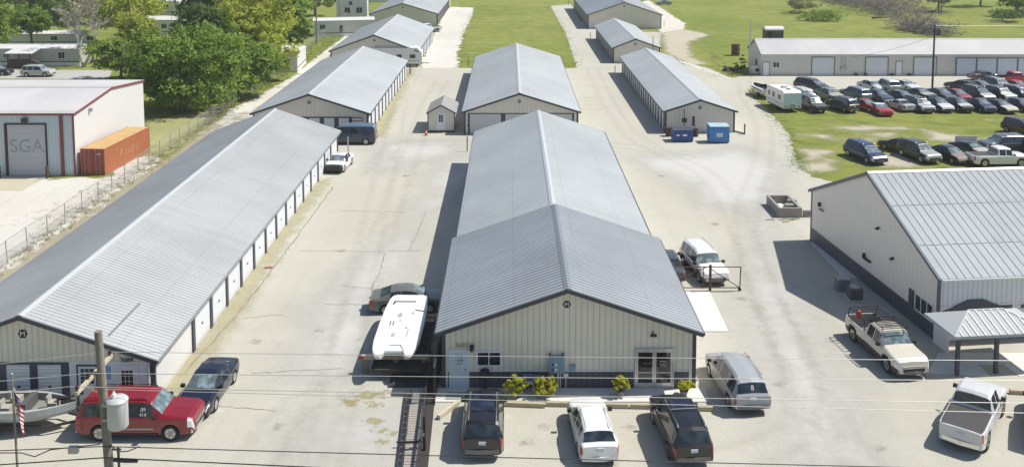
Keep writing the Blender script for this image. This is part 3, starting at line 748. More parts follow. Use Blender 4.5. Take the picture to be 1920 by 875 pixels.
wbox(MB(), 'right', WL, 34, .06, 33, 1.03, 3.85, .003, .018).build('front_wall', panel('pale_front_wall', (.70,.71,.73), pitch=.3, groove=(.36,.37,.38,.5), var=.05), H.o)
H.gutter(1, 0, 34, WHITE, ov=.35, size=.1)
H.window('front', 14.55, 16.5, .95, 2.0, 3, frame=WHITE); wbox(MB(), 'front', WL, 34, 13.9, 14.4, .95, 2.0, .005, .08).build('shutter', NAVY, H.o)
for s_, z_ in ((11.9, 3.0), (10.0, 4.3)):
    b = MB(); b.box(s_-.06,s_+.06,-.14,-.005,z_,z_+.16); b.box(s_-.08,s_+.12,-.26,-.14,z_+.0,z_+.08); b.build('wall_lamp', DSTEEL, H.o)
b = MB(); b.box(1.4,1.55,-.2,-.005,3.1,3.4); b.box(1.5,2.2,-.18,-.1,2.92,3.0); b.build('wall_lamp', DSTEEL, H.o)
b = MB(); b.box(8.3,9.2,-.2,-.005,1.75,1.85); b.box(8.3,8.38,-.2,-.005,1.85,2.1); b.build('vent_pipe', DSTEEL, H.o)
b = MB()   # level purlin seams across the roof
for fx in (.35, .72):
    x = WL/2+fx*(WL/2+.3); z = 7.6+.06-(7.6-3.95)/(WL/2)*(x-WL/2)
    b.box(x-.03,x+.03,0,34,z-.01,z+.02)
b.build('roof_strap', STEEL, H.o)
# porch of that building: hip roof on posts
def loc2(u, v): return FC + ex*u + ey*v   # u along south wall, v into the building
pw, pd, pu0 = 5.3, 4.0, -1.1
def PP(u, v, z): p = loc2(u, v); return (p.x, p.y, z)
def hl(u, v, z):  # metal-building local coordinates: local y = u, local x = WL - v
    return (WL - v, u, z)
b = MB(); ez, hz = 2.22, 2.87
q = dict(a=hl(pu0-.3,-pd,ez), b=hl(pu0+pw,-pd,ez), c=hl(pu0+pw,-.9,ez), d=hl(pu0-.3,-1.0,ez), r1=hl(pu0+1.5,-2.3,hz), r2=hl(pu0+pw-1.8,-2.3,hz))
for f in (('a','b','r2','r1'),('d','a','r1'),('c','d','r1','r2'),('b','c','r2')):
    b.face([q[i] for i in f])
b.face([tuple(Vector(q[i])-Vector((0,0,.16))) for i in ('d','c','b','a')])
for i, j in (('a','b'),('b','c'),('c','d'),('d','a')):
    b.face([tuple(Vector(q[i])-Vector((0,0,.16))), tuple(Vector(q[j])-Vector((0,0,.16))), q[j], q[i]])
pr = b.build('porch_roof', [plain('porch_roof_metal', (.42,.44,.45), .6, 0, var=.05, spec=.2)], H.o)
b = MB()
for i in range(1, 13):
    u = pu0-.3+i*(pw+.3)/13.0
    # each rib runs up the front plane to the ridge or the hip line
    lu0, lu1 = pu0+1.5, pu0+pw-1.8
    if lu0 <= u <= lu1: t = 1.0
    elif u < lu0: t = (u-(pu0-.3))/(lu0-(pu0-.3))
    else: t = (pu0+pw-u)/(pu0+pw-lu1)
    v1 = -pd+(pd-2.3)*t; b.bar(hl(u,-pd,ez+.02), hl(u,v1,ez+(hz-ez)*t+.02), .04, .05)
b.bar(hl(pu0-.3,-pd,ez+.02), q['r1'], .12, .06); b.bar(q['r1'], q['r2'], .12, .06); b.bar(hl(pu0+pw,-pd,ez+.02), q['r2'], .12, .06)
b.build('roof_rib', RIDGE, pr)
for u in (pu0, pu0+2.2, pu0+pw-.3):
    p = hl(u, -pd+.2, 0); MB().box(p[0]-.09,p[0]+.09,p[1]-.09,p[1]+.09,.03,ez-.165).build('porch_post', NAVY, H.o)
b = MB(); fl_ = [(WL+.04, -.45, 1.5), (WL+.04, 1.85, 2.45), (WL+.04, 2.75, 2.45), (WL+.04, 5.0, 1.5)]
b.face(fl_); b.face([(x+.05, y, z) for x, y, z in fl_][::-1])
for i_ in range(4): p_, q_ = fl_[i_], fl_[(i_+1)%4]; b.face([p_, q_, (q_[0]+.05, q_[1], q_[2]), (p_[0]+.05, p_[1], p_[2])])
b.build('wall_panel', NAVY, H.o)  # navy hip-shaped panel flat on the wall behind the porch roof
MB().box(WL+.1,WL+1.5,-.25,-.15,.04,1.9).build('porch_side_wall', WHITE, H.o)
H.door('right', .2, 1.1, 2.0, mat=DOORP)
for u in (3.7, 5.0, 6.3, 7.6): H.window('right', u, u+.95, 1.72, 2.12, 1, frame=WHITE)

# --- white warehouse at left: shade tinted blue into the walls, east side left white ---
H = House('warehouse', 'white warehouse with blue tinted shaded front, white roof and maroon trim beside orange container', 'building', (-41.3, 85.0), R(90), 16.4, 34, 6.04, 7.0, 8.2,
          roof=roofing('warm_white_roof', (.54,.53,.525), .6, 0, .2, lap=50, streak=.06), ridgem=ROOFW, trim=MAROON, ov=.12, oe=.1, ribs=False, wall=SHADEWALL, backeave=6.3)
# local x runs north, local y runs west; 'left' faces the camera, 'front' faces the yard at its east side
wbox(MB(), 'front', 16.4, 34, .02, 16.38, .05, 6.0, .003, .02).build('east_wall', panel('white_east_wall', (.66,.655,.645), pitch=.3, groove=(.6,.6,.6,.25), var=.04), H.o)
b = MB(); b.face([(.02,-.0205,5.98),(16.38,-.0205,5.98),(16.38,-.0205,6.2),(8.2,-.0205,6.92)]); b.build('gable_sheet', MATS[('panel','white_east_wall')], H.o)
wbox(MB(), 'left', 16.4, 34, -.02, .16, .05, 5.95, .004, .06).build('corner_trim', MAROON, H.o)
wbox(MB(), 'left', 16.4, 34, 1.05, 1.35, .05, 5.95, .004, .12).build('downpipe', MAROON, H.o)
wbox(MB(), 'left', 16.4, 34, .0, 30, 5.88, 6.02, .13, .2).build('gutter', MAROON, H.o)
d = wbox(MB(), 'left', 16.4, 34, 2.75, 6.35, .05, 4.95, .005, .04).build('door', panel('grey_overhead_door', (.46,.48,.52), pitch=.6, vertical=False, depth=.006, var=.05, groove=(.38,.4,.44,.3)), H.o)
b = MB(); wbox(b,'left',16.4,34,2.6,2.75,.05,5.1,.004,.09); wbox(b,'left',16.4,34,6.35,6.62,.05,5.1,.004,.09); wbox(b,'left',16.4,34,2.75,6.35,4.952,5.1,.004,.09); b.build('frame', BROWN, d)
text('SGA', 1.75, plain('faded_grey_lettering', (.33,.34,.37), .6, var=.3, scale=2), d, (-.05, 4.55, 2.85), (R(90), 0, R(-90)), name='lettering', extrude=.004)
for s_ in (2.35, 6.85): MB().box(-.9,-.7,s_-.09,s_+.09,0,1.15).build('bollard', RUSTY, H.o)
b = MB(); wbox(b,'left',16.4,34,4.35,4.85,5.2,5.6,.01,.3); b.build('wall_lamp', DSTEEL, H.o)
MB().box(3.0,3.3,-.3,-.022,5.55,5.9).build('vent', STEEL, H.o)
# ---------------- vehicles ----------------
def interp(pts, x):
    if x <= pts[0][0]: return pts[0][1]
    for (a, va), (b, vb) in zip(pts[:-1], pts[1:]):
        if x <= b: return va + (vb-va)*(x-a)/max(1e-6, b-a)
    return pts[-1][1]
KINDS = {
 'sedan': dict(L=4.75, W=1.82, top=[(-2.375,.70),(-2.33,.86),(-2.2,.97),(-1.72,1.03),(-1.05,1.36),(-.6,1.44),(0,1.45),(.38,1.39),(1.12,1.01),(1.3,.98),(2.0,.86),(2.28,.74),(2.375,.56)],
    belt=[(-2.4,.95),(0,.93),(2.4,.86)], ws=(.40,1.12), rw=(-1.70,-1.05), side=[(-1.05,-.42),(-.34,.62)], wr=.58, r=.325, ax=(-1.38,1.36)),
 'coupe': dict(L=4.7, W=1.82, top=[(-2.35,.70),(-2.3,.90),(-2.1,.97),(-1.75,.99),(-.95,1.27),(-.5,1.33),(-.1,1.32),(.15,1.27),(.85,.98),(1.1,.95),(2.0,.87),(2.28,.76),(2.35,.56)],
    belt=[(-2.4,.92),(0,.90),(2.4,.86)], ws=(.15,.85), rw=(-1.72,-.95), side=[(-.9,-.55),(-.47,.35)], wr=.56, r=.325, ax=(-1.36,1.32)),
 'wagon': dict(L=4.55, W=1.82, top=[(-2.275,.70),(-2.24,.95),(-2.05,1.05),(-1.75,1.42),(-1.5,1.48),(-.4,1.52),(.2,1.47),(1.05,1.02),(1.2,.99),(1.95,.86),(2.2,.74),(2.275,.55)],
    belt=[(-2.3,.98),(0,.95),(2.3,.88)], ws=(.25,1.03), rw=(-2.04,-1.76), side=[(-1.55,-1.12),(-1.05,-.35),(-.27,.55)], wr=.60, r=.32, ax=(-1.33,1.3), rack=1),
 'suv': dict(L=4.85, W=1.93, top=[(-2.425,.75),(-2.40,1.05),(-2.30,1.14),(-2.10,1.62),(-1.95,1.73),(-1.2,1.78),(0,1.78),(.62,1.70),(1.22,1.16),(1.38,1.13),(2.15,1.02),(2.36,.90),(2.425,.62)],
    belt=[(-2.5,1.08),(0,1.05),(2.5,1.0)], ws=(.66,1.20), rw=(-2.29,-2.11), side=[(-2.0,-1.35),(-1.27,-.42),(-.34,.72)], wr=.68, r=.37, ax=(-1.45,1.42), rack=1),
 'suburban': dict(mould=1, L=5.55, W=2.0, top=[(-2.775,.85),(-2.75,1.15),(-2.68,1.22),(-2.52,1.70),(-2.40,1.84),(-1.4,1.88),(.35,1.88),(.75,1.80),(1.30,1.24),(1.5,1.20),(2.5,1.12),(2.70,1.02),(2.775,.70)],
    belt=[(-2.8,1.16),(0,1.14),(2.8,1.08)], ws=(.80,1.28), rw=(-2.67,-2.54), side=[(-2.38,-1.30),(-1.2,-.42),(-.32,.85)], wr=.72, r=.385, ax=(-1.62,1.70), rack=1),
 'minivan': dict(L=5.1, W=1.98, top=[(-2.55,.75),(-2.52,1.0),(-2.44,1.10),(-2.22,1.58),(-2.05,1.70),(-1.2,1.75),(.2,1.72),(.7,1.60),(1.55,1.10),(1.75,1.04),(2.3,.90),(2.5,.76),(2.55,.58)],
    belt=[(-2.6,1.02),(0,1.0),(2.6,.92)], ws=(.78,1.53), rw=(-2.43,-2.23), side=[(-2.1,-1.25),(-1.15,-.15),(-.05,.95)], wr=.66, r=.34, ax=(-1.55,1.52), rack=1),
 'van': dict(L=5.6, W=2.02, top=[(-2.8,.9),(-2.78,1.2),(-2.74,1.3),(-2.64,1.95),(-2.5,2.08),(-1.0,2.12),(.9,2.08),(1.25,1.98),(1.75,1.36),(1.9,1.28),(2.6,1.08),(2.76,.95),(2.8,.6)],
    belt=[(-2.9,1.2),(0,1.2),(2.9,1.15)], ws=(1.29,1.73), rw=(-2.73,-2.65), side=[(-2.45,-1.35),(-1.2,-.1),(.15,1.3)], wr=.74, r=.36, ax=(-1.75,1.72)),
 'pickup': dict(L=5.75, W=2.0, top=[(-2.875,1.14),(-.62,1.14),(-.56,1.2),(-.42,1.75),(-.25,1.84),(.4,1.86),(.82,1.80),(1.34,1.26),(1.5,1.22),(2.55,1.12),(2.80,1.0),(2.875,.72)],
    belt=[(-2.9,1.14),(0,1.16),(2.9,1.08)], ws=(.86,1.32), rw=(-.55,-.43), side=[(-.32,.28),(.36,.92)], wr=.70, r=.42, ax=(-1.82,1.85), bed=(-2.80,-.66)),
}
for k_, v_ in KINDS.items(): v_['H'] = max(z for _, z in v_['top'])
VM = {}
def car_meshes(kind, col, hood=None, nose=None, tint=None, lower=None, cover=None, roofc=None, halfglass=False):
    key = (kind, col, hood, nose, tint, lower, cover, roofc)
    if key in VM: return VM[key]
    K = KINDS[kind]; L, W, H = K['L'], K['W']/2, K['H']; top, belt = K['top'], K['belt']; r = K['r']; ra = r*1.14
    xs = set()
    n = int(L/.13)
    for i in range(n+1): xs.add(round(-L/2+L*i/n, 3))
    for a in (*K['ws'], *K['rw'], *[q for s_ in K['side'] for q in s_], *[x for x, _ in top]): xs.add(round(a, 3))
    for a in K['ax']:
        for k in range(9): xs.add(round(a+ra*math.cos(math.pi*k/8), 3))
        xs.add(round(a-ra-.001, 3)); xs.add(round(a+ra+.001, 3))
    if 'bed' in K:
        for a in K['bed']: xs.add(round(a, 3)); xs.add(round(a+.012, 3)); xs.add(round(a-.012, 3))
    xs = sorted(x for x in xs if -L/2-1e-6 <= x <= L/2+1e-6)
    out = [xs[0]]
    for x in xs[1:]:
        if x-out[-1] > .0009: out.append(x)
    xs = out
    zf = .24 if H < 1.6 else .32
    rows = []
    for x in xs:
        zt = interp(top, x); be = interp(belt, x)
        u = max(0, (abs(x)-(L/2-.55))/.55); ww = W*(1-(.17 if x > 0 else .10)*u*u)
        zlow = zf + .10*u*u; zr_ = zlow
        arch = False
        for a in K['ax']:
            if abs(x-a) < ra: zr_ = max(zr_, r + math.sqrt(max(0, ra*ra-(x-a)**2))*1.0); arch = True
        inbed = 'bed' in K and K['bed'][0] <= x <= K['bed'][1]
        be = min(be, zt-.045)
        gh = zt-be; g = max(0, min(1, (gh-.05)/.28))
        zs = be-.07
        if zr_ > zs-.04: zr_ = zs-.04
        zm = zr_+(zs-zr_)*.5
        lerp = lambda a, b: a+(b-a)*g
        wr = K['wr']*(1-.05*u) if True else 0
        sec = [(0, zlow if not arch else zr_), (ww*.78, zlow if not arch else zr_), (ww*.965, zr_), (ww, zm), (ww*.99, zs), (ww*.945, be),
               (lerp(ww*.86, wr+(.06 if g > 0 else 0)), lerp(zt-.012, be+gh*.86)), (lerp(ww*.6, wr*.90), lerp(zt+.0, zt-.012)), (0, zt+.018)]
        if inbed:
            zb = .72 if not cover else zt+.012
            sec[6] = (ww*.90, zt+.0); sec[7] = (ww*.86, zb); sec[8] = (0, zb)
            sec[5] = (ww*.95, zt-.02)
        rows.append(sec)
    def P(i, j, s): y, z = rows[i][j]; return (xs[i], s*y, z)
    body = MB(); ws = MB(); rw = MB(); side = {}; hl = MB(); tl = MB(); cov = MB()
    n = len(xs)
    in_ = lambda x, ab: ab[0]-.002 <= x <= ab[1]+.002
    for i in range(n-1):
        xm = (xs[i]+xs[i+1])/2
        for s in (1, -1):
            for j in range(8):
                q = [P(i,j,s), P(i+1,j,s), P(i+1,j+1,s), P(i,j+1,s)]
                if s < 0: q = q[::-1]
                dst, m = body, 0
                tall = rows[i][8][1]-rows[i][5][1] > .15 or rows[i+1][8][1]-rows[i+1][5][1] > .15
                if j >= 6 and in_(xm, K['ws']): dst = ws
                elif j >= 6 and in_(xm, K['rw']): dst = rw
                elif j == 5:
                    for si, sp in enumerate(K['side']):
                        if in_(xm, sp) and tall: dst = side.setdefault((si, s), MB())
                if j <= 1: m = 1
                if dst is body:
                    if nose and xm > L/2-.42 and j < 8: m = 3 if j > 1 else 1
                    elif hood and xm > K['ws'][1]+.03 and j >= 5: m = 2
                    elif roofc and j >= 6 and K['rw'][1] < xm < K['ws'][0]: m = 2
                    elif lower and j == 2: m = 4
                    if 'bed' in K and in_(xm, K['bed']) and j >= (6 if not cover else 7):
                        m = 1
                    if 'bed' in K and cover and in_(xm, K['bed']) and j >= 6:
                        dst = cov; m = 0
                    if j in (3, 4) and not nose and xm > L/2-.27 and not (j == 3 and rows[i][4][1] < .5):
                        if (j == 4 or K['H'] > 1.6) : dst = hl; m = 0
                    if xm < -L/2+(.22 if H < 1.6 else .16) and (j in (3, 4)): dst = tl; m = 0
                dst.face(q, m)
    # ends
    for i, flip in ((0, False), (n-1, True)):
        sec = rows[i]
        pr = [(xs[i], y, z) for y, z in sec[1:]] + [(xs[i], -y, z) for y, z in reversed(sec[1:-1])]
        for j in range(1, 8):
            q = [P(i,j,1), P(i,j+1,1), P(i,j+1,-1), P(i,j,-1)]
            if flip: q = q[::-1]
            zmid = (q[0][2]+q[1][2])/2
            body.face(q, 1 if j <= 1 else (3 if (nose and flip) else 0))
    mats = [paint(col), BLACK, paint(hood or roofc or col), plain('torn_front', (.02,.02,.022), .6, var=.6, scale=9), plain('lower_trim', lower or (.05,.05,.05), .5)]
    parts = [('body', body.mesh('body', mats, 32), [])]
    gl = SUNGLASS if not tint else CARGLASS
    parts.append(('windscreen', ws.mesh('windscreen', gl, 30), []))
    if rw.f: parts.append(('rear_window', rw.mesh('rear_window', CARGLASS, 30), []))
    for kk in sorted(side): parts.append(('side_window', side[kk].mesh('side_window', CARGLASS, 30), []))
    if cov.f: parts.append(('bed_cover', cov.mesh('bed_cover', plain('bed_cover_vinyl', (.055,.05,.05), .7), 30), []))
    for s in (1, -1):
        for mb, nm, mt in ((hl, 'headlight', CLEARL), (tl, 'tail_light', REDL)):
            h = MB()
            for f in mb.f:
                pts = [mb.v[i] for i in f]
                if sum(p[1] for p in pts)*s > 0: h.face(pts)
            if h.f: parts.append((nm, h.mesh(nm, mt, 40), []))
    # wheels
    tyre = MB().lathe([(r*.60,-.05),(r*.64,-.10),(r*.93,-.11),(r,-.075),(r,.075),(r*.93,.11),(r*.64,.10),(r*.60,.05)], n=20, axis='y').mesh('tyre', RUBBER, 35)
    rm = MB(); rm.lathe([(r*.63,-.09),(r*.63,.085),(r*.2,.05)], n=18, axis='y', m=1)
    for k in range(5):
        a = 2*math.pi*k/5
        rm.bar((0,.085,0),(r*.6*math.cos(a),.085,r*.6*math.sin(a)), r*.26, .03, 0, up=(0,1,0))
    rm.lathe([(r*.64,.08),(r*.64,.1),(r*.56,.1)], n=18, axis='y', m=0)
    rim = rm.mesh('rim', [RIM, BLACK], 35)
    wheels = []
    for a in K['ax']:
        for s in (1, -1): wheels.append((a, s*(W-.115), r, s))
    # bumpers, grille, plate, mirrors, handles, rack
    zb = zf+.13
    wf, wb = W*.80, W*.88
    if not nose:
        b = MB(); 
        for s_ in (-1, 1): b.bar((L/2+.04,0,zb),(L/2-.12,s_*W*.88,zb),.11,.18)
        parts.append(('front_bumper', b.mesh('front_bumper', paint(col) if H < 1.6 else (CHROME if kind == 'suburban' else plain('grey_bumper', (.16,.16,.165), .4)), 40), []))
        zg = interp(top, L/2-.03)-.13
        gw = W*(.60 if H > 1.6 else .42)
        parts.append(('grille', MB().box(L/2-.06,L/2+.014,-gw,gw,zg-(.22 if H > 1.7 else .11),zg+.05).mesh('grille', BLACK), []))
        if H > 1.7:
            b = MB(); b.box(L/2+.0145,L/2+.03,-gw,gw,zg-.03,zg+.03); b.box(L/2-.02,L/2+.02,-gw-.03,gw+.03,zg+.052,zg+.09); parts.append(('grille_bar', b.mesh('grille_bar', CHROME if kind in ('suburban','van') else paint(col)), []))
        if K.get('mould'):
            for s in (1, -1):
                b = MB(); b.box(-.95,.95,s*W-.02 if s<0 else s*W-.01,s*W+.01 if s<0 else s*W+.02,.60,.655); parts.append(('side_moulding', b.mesh('side_moulding', STEEL), []))
                b = MB(); b.box(-1.1,1.15,s*W*.93-.07,s*W*.93+.07,.34,.40); parts.append(('running_board', b.mesh('running_board', BLACK), []))
    b = MB()
    for s_ in (-1, 1): b.bar((-L/2-.03,0,zb+.04),(-L/2+.06,s_*W*.88,zb+.04),.10,.2)
    parts.append(('rear_bumper', b.mesh('rear_bumper', CHROME if kind in ('pickup','suburban','van') else (plain('grey_bumper', (.16,.16,.165), .4) if H > 1.7 else paint(col)), 40), []))
    zp = .78 if H > 1.6 else .72
    parts.append(('number_plate', MB().box(-L/2-.03,-L/2+.02,-.16,.16,zp+.04,zp+.18).mesh('number_plate', PLATE), []))
    xmi = K['ws'][1]-.28
    for s in (1, -1):
        b = MB(); z0 = interp(belt, xmi)
        b.box(xmi-.09,xmi+.09,s*W*.97 if s>0 else s*W*.97-.19,s*W*.97+.19 if s>0 else s*W*.97,z0+.02,z0+.17)
        parts.append(('mirror', b.mesh('mirror', BLACK), []))
    b = MB()
    for a, c in K['side'][-2:]:
        for s in (1, -1):
            zz = interp(belt, a)-.13; b.box(a+.05,a+.24,s*W*.985-.015,s*W*.985+.025,zz,zz+.035)
    parts.append(('door_handle', b.mesh('door_handle', paint(col)), []))
    b = MB()
    for a, c in K['side']:
        for s in (1, -1):
            for zlo, zhi in ((zf+.1, interp(belt, a)-.09),):
                b.box(a-.045,a-.03,s*W*.9,s*(W*.992+.004),zlo+.1,zhi) if abs(a-K['ax'][0]) > ra+.05 else None
    if b.f: parts.append(('door_seam', b.mesh('door_seam', BLACK), []))
    if K.get('rack'):
        for s in (1, -1):
            b = MB(); x0, x1 = K['rw'][1]+.12, K['ws'][0]-.25
            yy = s*(K['wr']*.92); zz = H+.05
            b.tube([(x0,yy,zz-.08),(x0+.1,yy,zz),(x1-.1,yy,zz-.015),(x1,yy,zz-.1)], .022, 6)
            parts.append(('roof_rail', b.mesh('roof_rail', STEEL if kind != 'suburban' else BLACK), []))
    VM[key] = (parts, tyre, rim, wheels)
    return VM[key]
def car(kind, name, label, cat, col, pos, ang, group=None, **kw):
    """ang: heading of the nose, degrees from +X"""
    parts, tyre, rim, wheels = car_meshes(kind, col, **{k: v for k, v in kw.items() if k not in ('z','flat')})
    o = thing(name, label, cat, (pos[0], pos[1], kw.get('z', .012)), R(ang), group)
    for nm, me, sub in parts:
        c = bpy.data.objects.new(nm, me); COL.objects.link(c); c.parent = o
    if not kw.get('flat'):
        for x, y, z, s in wheels:
            wv = bpy.data.objects.new('wheel', tyre); COL.objects.link(wv); wv.parent = o; wv.location = (x, y, z)
            if s < 0: wv.rotation_euler[2] = math.pi
            rv = bpy.data.objects.new('rim', rim); COL.objects.link(rv); rv.parent = wv
    return o
DKBLUE = (.014,.018,.040); BLK = (.010,.010,.012); SIL = (.42,.43,.44); WHT = (.74,.74,.73); DGREY = (.045,.05,.058)
RED = (.21,.006,.013); MAR = (.07,.012,.018); SBLUE = (.17,.21,.27); TAN = (.60,.56,.47); GRN = (.16,.18,.15)
# cars in front of the office
PK = 'cars parked in front of the office'
o = car('suv', 'parked_suv', 'black suv with silver roof rails parked nearest the pale blue door', 'suv', BLK, (-1.22, 41.4), 90, PK, tint=1)
MB().box(-1.3,.5,-.52,.52,1.795,1.806).build('sunroof', glassy('sunroof_glass', (.006,.008,.018), .1), o)
car('wagon', 'parked_wagon', 'white station wagon parked facing the office between two black suvs', 'car', WHT, (3.88, 40.85), 94, PK, tint=1)
o = car('suv', 'parked_suv', 'black suv with sunroof parked opposite the double glass doors', 'suv', (.009,.009,.010), (7.98, 40.8), 95, PK, tint=1)
MB().box(-.55,.35,-.5,.5,1.795,1.806).build('sunroof', glassy('sunroof_glass', (.006,.008,.018), .1), o)
MB().bar((-.62,-.6,1.84),(-.62,.6,1.84),.05,.03).build('roof_bar', STEEL, o)
o = car('minivan', 'parked_minivan', 'silver minivan parked beside the right corner of the office', 'minivan', (.36,.37,.39), (11.75, 45.3), 95, PK, tint=1)
text('8', .34, WHITE, o, (-2.36, 0, 1.36), (R(65), 0, R(-90)), name='sticker', extrude=.002)
car('sedan', 'parked_sedan', 'dark blue sedan parked nose out beside the long storage building', 'car', (.010,.012,.028), (-15.4, 44.7), 268)
o = car('suburban', 'parked_suv', 'red full size suv with 09 414 painted on its window behind utility pole', 'suv', RED, (-17.55, 41.6), 0)
text('09', .24, WHITE, o, (.42, -.865, 1.47), (R(76), 0, 0), name='window_paint', extrude=.002)
text('414', .22, WHITE, o, (.42, -.925, 1.26), (R(76), 0, 0), name='window_paint', extrude=.002)
car('pickup', 'pickup_truck', 'silver white pickup with dark bed cover parked at the lower right', 'pickup', (.60,.60,.60), (22.4, 42.0), 52, tint=1, cover=1)
# tan pickup with roof rack and fuel can
TP = car('pickup', 'pickup_truck', 'tan pickup with roof rack parked in shade beside the metal building', 'pickup', TAN, (21.05, 49.1), 277, lower=(.03,.03,.03))
b = MB()
for y in (-.72, .72): b.tube([(-.45,y,2.02),(1.0,y,2.0)], .028, 6)
for i in range(8): x = -.4+i*.2; b.bar((x,-.72,2.02),(x,.72,2.02), .05, .03)
for x in (-.4,.85):
    for y in (-.7,.7): b.tube([(x,y,1.78),(x,y,2.02)], .02, 6)
b.build('roof_rack', BLACK, TP)
b = MB()
for y in (-.86, .86):
    b.tube([(-2.6,y,1.14),(-2.5,y,1.72),(-.8,y,1.72),(-.7,y,1.14)], .03, 6)
for i in range(6): x = -2.45+i*.33; b.bar((x,-.86,1.73),(x,.86,1.73), .06, .035)
b.build('bed_rack', BLACK, TP)
fc = MB(); fc.lathe([(.13,0),(.16,.03),(.16,.36),(.10,.42),(.04,.46)], n=10)
o = fc.build('fuel_can', plain('red_plastic', (.5,.03,.03), .4)); o.location = (21.05-.25-.5, 49.1+2.05, 1.28); tag(o, 'red fuel can fixed to the bed of the tan pickup', 'fuel can')
car('suv', 'parked_suv', 'white suv with dark bumper parked behind rusty pipe gate', 'suv', WHT, (13.4, 61.0), 280, lower=(.03,.03,.03))
car('sedan', 'parked_sedan', 'blue grey sedan between office wall and white suv', 'car', (.055,.07,.085), (10.9, 61.2), 90)
car('sedan', 'parked_sedan', 'dull olive sedan parked behind the white boat hull', 'car', (.13,.135,.11), (-6.35, 55.3), 4)
car('van', 'conversion_van', 'dark blue conversion van at the gable of a storage building', 'van', (.022,.035,.075), (-17.3, 97.9), 180, roofc=(.10,.16,.24))
car('sedan', 'parked_sedan', 'white sedan with torn black front by the long storage building wall', 'car', (.72,.72,.72), (-16.7, 87.8), 265, nose=1)
car('suv', 'parked_suv', 'silver suv parked on the road before the mobile home', 'suv', (.48,.48,.48), (-73.5, 140.6), 0)
car('sedan', 'parked_sedan', 'dark car at the left edge on the road by the mobile home', 'car', BLK, (-80.7, 141.8), 0)
# rows of cars on the grass at the right: (photo x, y of the ground under the car's middle), kind, colour, heading ...
LOT = 'cars parked in rows on the grass'
rows_ = [
 (1523,170,'minivan',(.03,.034,.05),300,'dark minivan in the back row beside the pale front of a wreck',{}),
 (1508,191,'suv',(.50,.52,.51),284,'pale silver suv parked beside the white camper trailer',{}),
 (1519,206,'suv',DGREY,282,'dark grey suv with torn open front right of the camper',dict(nose=1,hood=(.10,.105,.11))),
 (1552,187,'pickup',GRN,285,'small drab pickup with broken front and open cargo bed',dict(nose=1,hood=(.45,.40,.30))),
 (1577,206,'suv',(.05,.07,.085),108,'dark teal suv in the front row left of the red wrecks',{}),
 (1604,186,'suv',SBLUE,105,'silver blue suv with its rear to the front row',{}),
 (1625,207,'coupe',(.34,.02,.018),290,'wrecked red car with stripped front beside dark teal suv',dict(nose=1)),
 (1650,212,'coupe',(.36,.022,.02),275,'wrecked red car with white roof nearest in the front row',dict(roofc=(.7,.7,.7))),
 (1648,187,'sedan',(.05,.065,.10),280,'dark sedan standing behind the white roofed red wreck',{}),
 (1636,169,'sedan',(.6,.6,.58),285,'white sedan in the back row behind silver blue suv',{}),
 (1662,172,'suv',(.60,.60,.60),100,'white suv with dark rear window in the back row',{}),
 (1685,206,'coupe',(.44,.46,.48),105,'silver coupe with its tail to the grass in front row',{}),
 (1690,188,'sedan',(.06,.085,.11),282,'blue grey sedan behind the silver coupe',{}),
 (1696,167,'sedan',(.62,.63,.64),284,'white sedan in back row left of the light pole',{}),
 (1721,206,'suv',(.022,.024,.03),280,'black suv with cracked pale windscreen right of silver coupe',dict(hood=(.40,.41,.43))),
 (1727,184,'coupe',(.05,.05,.05),285,'crumpled dark wreck with hood torn up left of pole',dict(nose=1,hood=(.45,.44,.40))),
 (1757,207,'sedan',(.03,.045,.10),278,'dark blue car with bleached white hood in the front row',dict(hood=(.62,.63,.63))),
 (1764,184,'sedan',(.10,.12,.12),282,'grey green sedan at the foot of the light pole',{}),
 (1797,207,'sedan',(.02,.022,.025),278,'black sedan with pale hood and black gaping front',dict(hood=(.55,.57,.54),nose=1)),
 (1795,187,'sedan',(.26,.04,.05),280,'dull red sedan half hidden in the second row',{}),
 (1803,168,'wagon',(.025,.022,.02),118,'black wagon with gold bumper in the back row right of pole',dict(lower=(.35,.28,.16))),
 (1838,207,'sedan',(.022,.034,.085),278,'navy blue sedan in front row between two pale hooded cars',{}),
 (1834,186,'minivan',(.03,.028,.03),280,'black minivan with pinkish pale hood in the second row',dict(hood=(.50,.45,.44))),
 (1838,168,'sedan',(.10,.11,.12),282,'grey sedan in the back row beside white hooded suv',{}),
 (1876,207,'sedan',(.018,.020,.022),278,'black sedan with cream hood in the front row',dict(hood=(.58,.54,.44))),
 (1874,186,'suv',(.02,.02,.024),280,'black suv with greenish white hood in the second row',dict(hood=(.56,.60,.56))),
 (1872,168,'suv',(.16,.17,.18),282,'grey suv in the back row before the red pickup',{}),
 (1913,207,'sedan',(.022,.03,.075),278,'dark navy sedan cut by the right edge of front row',{}),
 (1911,187,'suv',(.10,.12,.15),280,'blue grey suv at the right end of the second row',{}),
 (1906,169,'sedan',(.36,.02,.035),282,'bright red sedan at the right end of the back row',{}),
 (1948,206,'suv',(.03,.03,.04),278,'dark suv just beyond the right end of front row',{}),
]
for (px, py, kind, col, ang, lab, kw) in rows_:
    jr = random.Random(px*7+py); p = G(px+jr.uniform(-2,2), py+jr.uniform(-1.2,1.2)); ang += jr.uniform(-5,5); oc_ = car(kind, dict(sedan='parked_sedan', suv='parked_suv', minivan='parked_minivan', pickup='pickup_truck', coupe='parked_coupe', wagon='parked_wagon')[kind], lab,
        {'sedan':'car','coupe':'car','wagon':'car','suv':'suv','minivan':'minivan','pickup':'pickup'}[kind], col, p, ang, LOT, **kw)
    oc_.scale = (jr.uniform(.92,1.06), jr.uniform(.95,1.04), jr.uniform(.93,1.08))
p = G(1846, 150); car('sedan', 'parked_sedan', 'dark grey sedan parked along the workshop doors', 'car', (.06,.07,.08), p, 4)
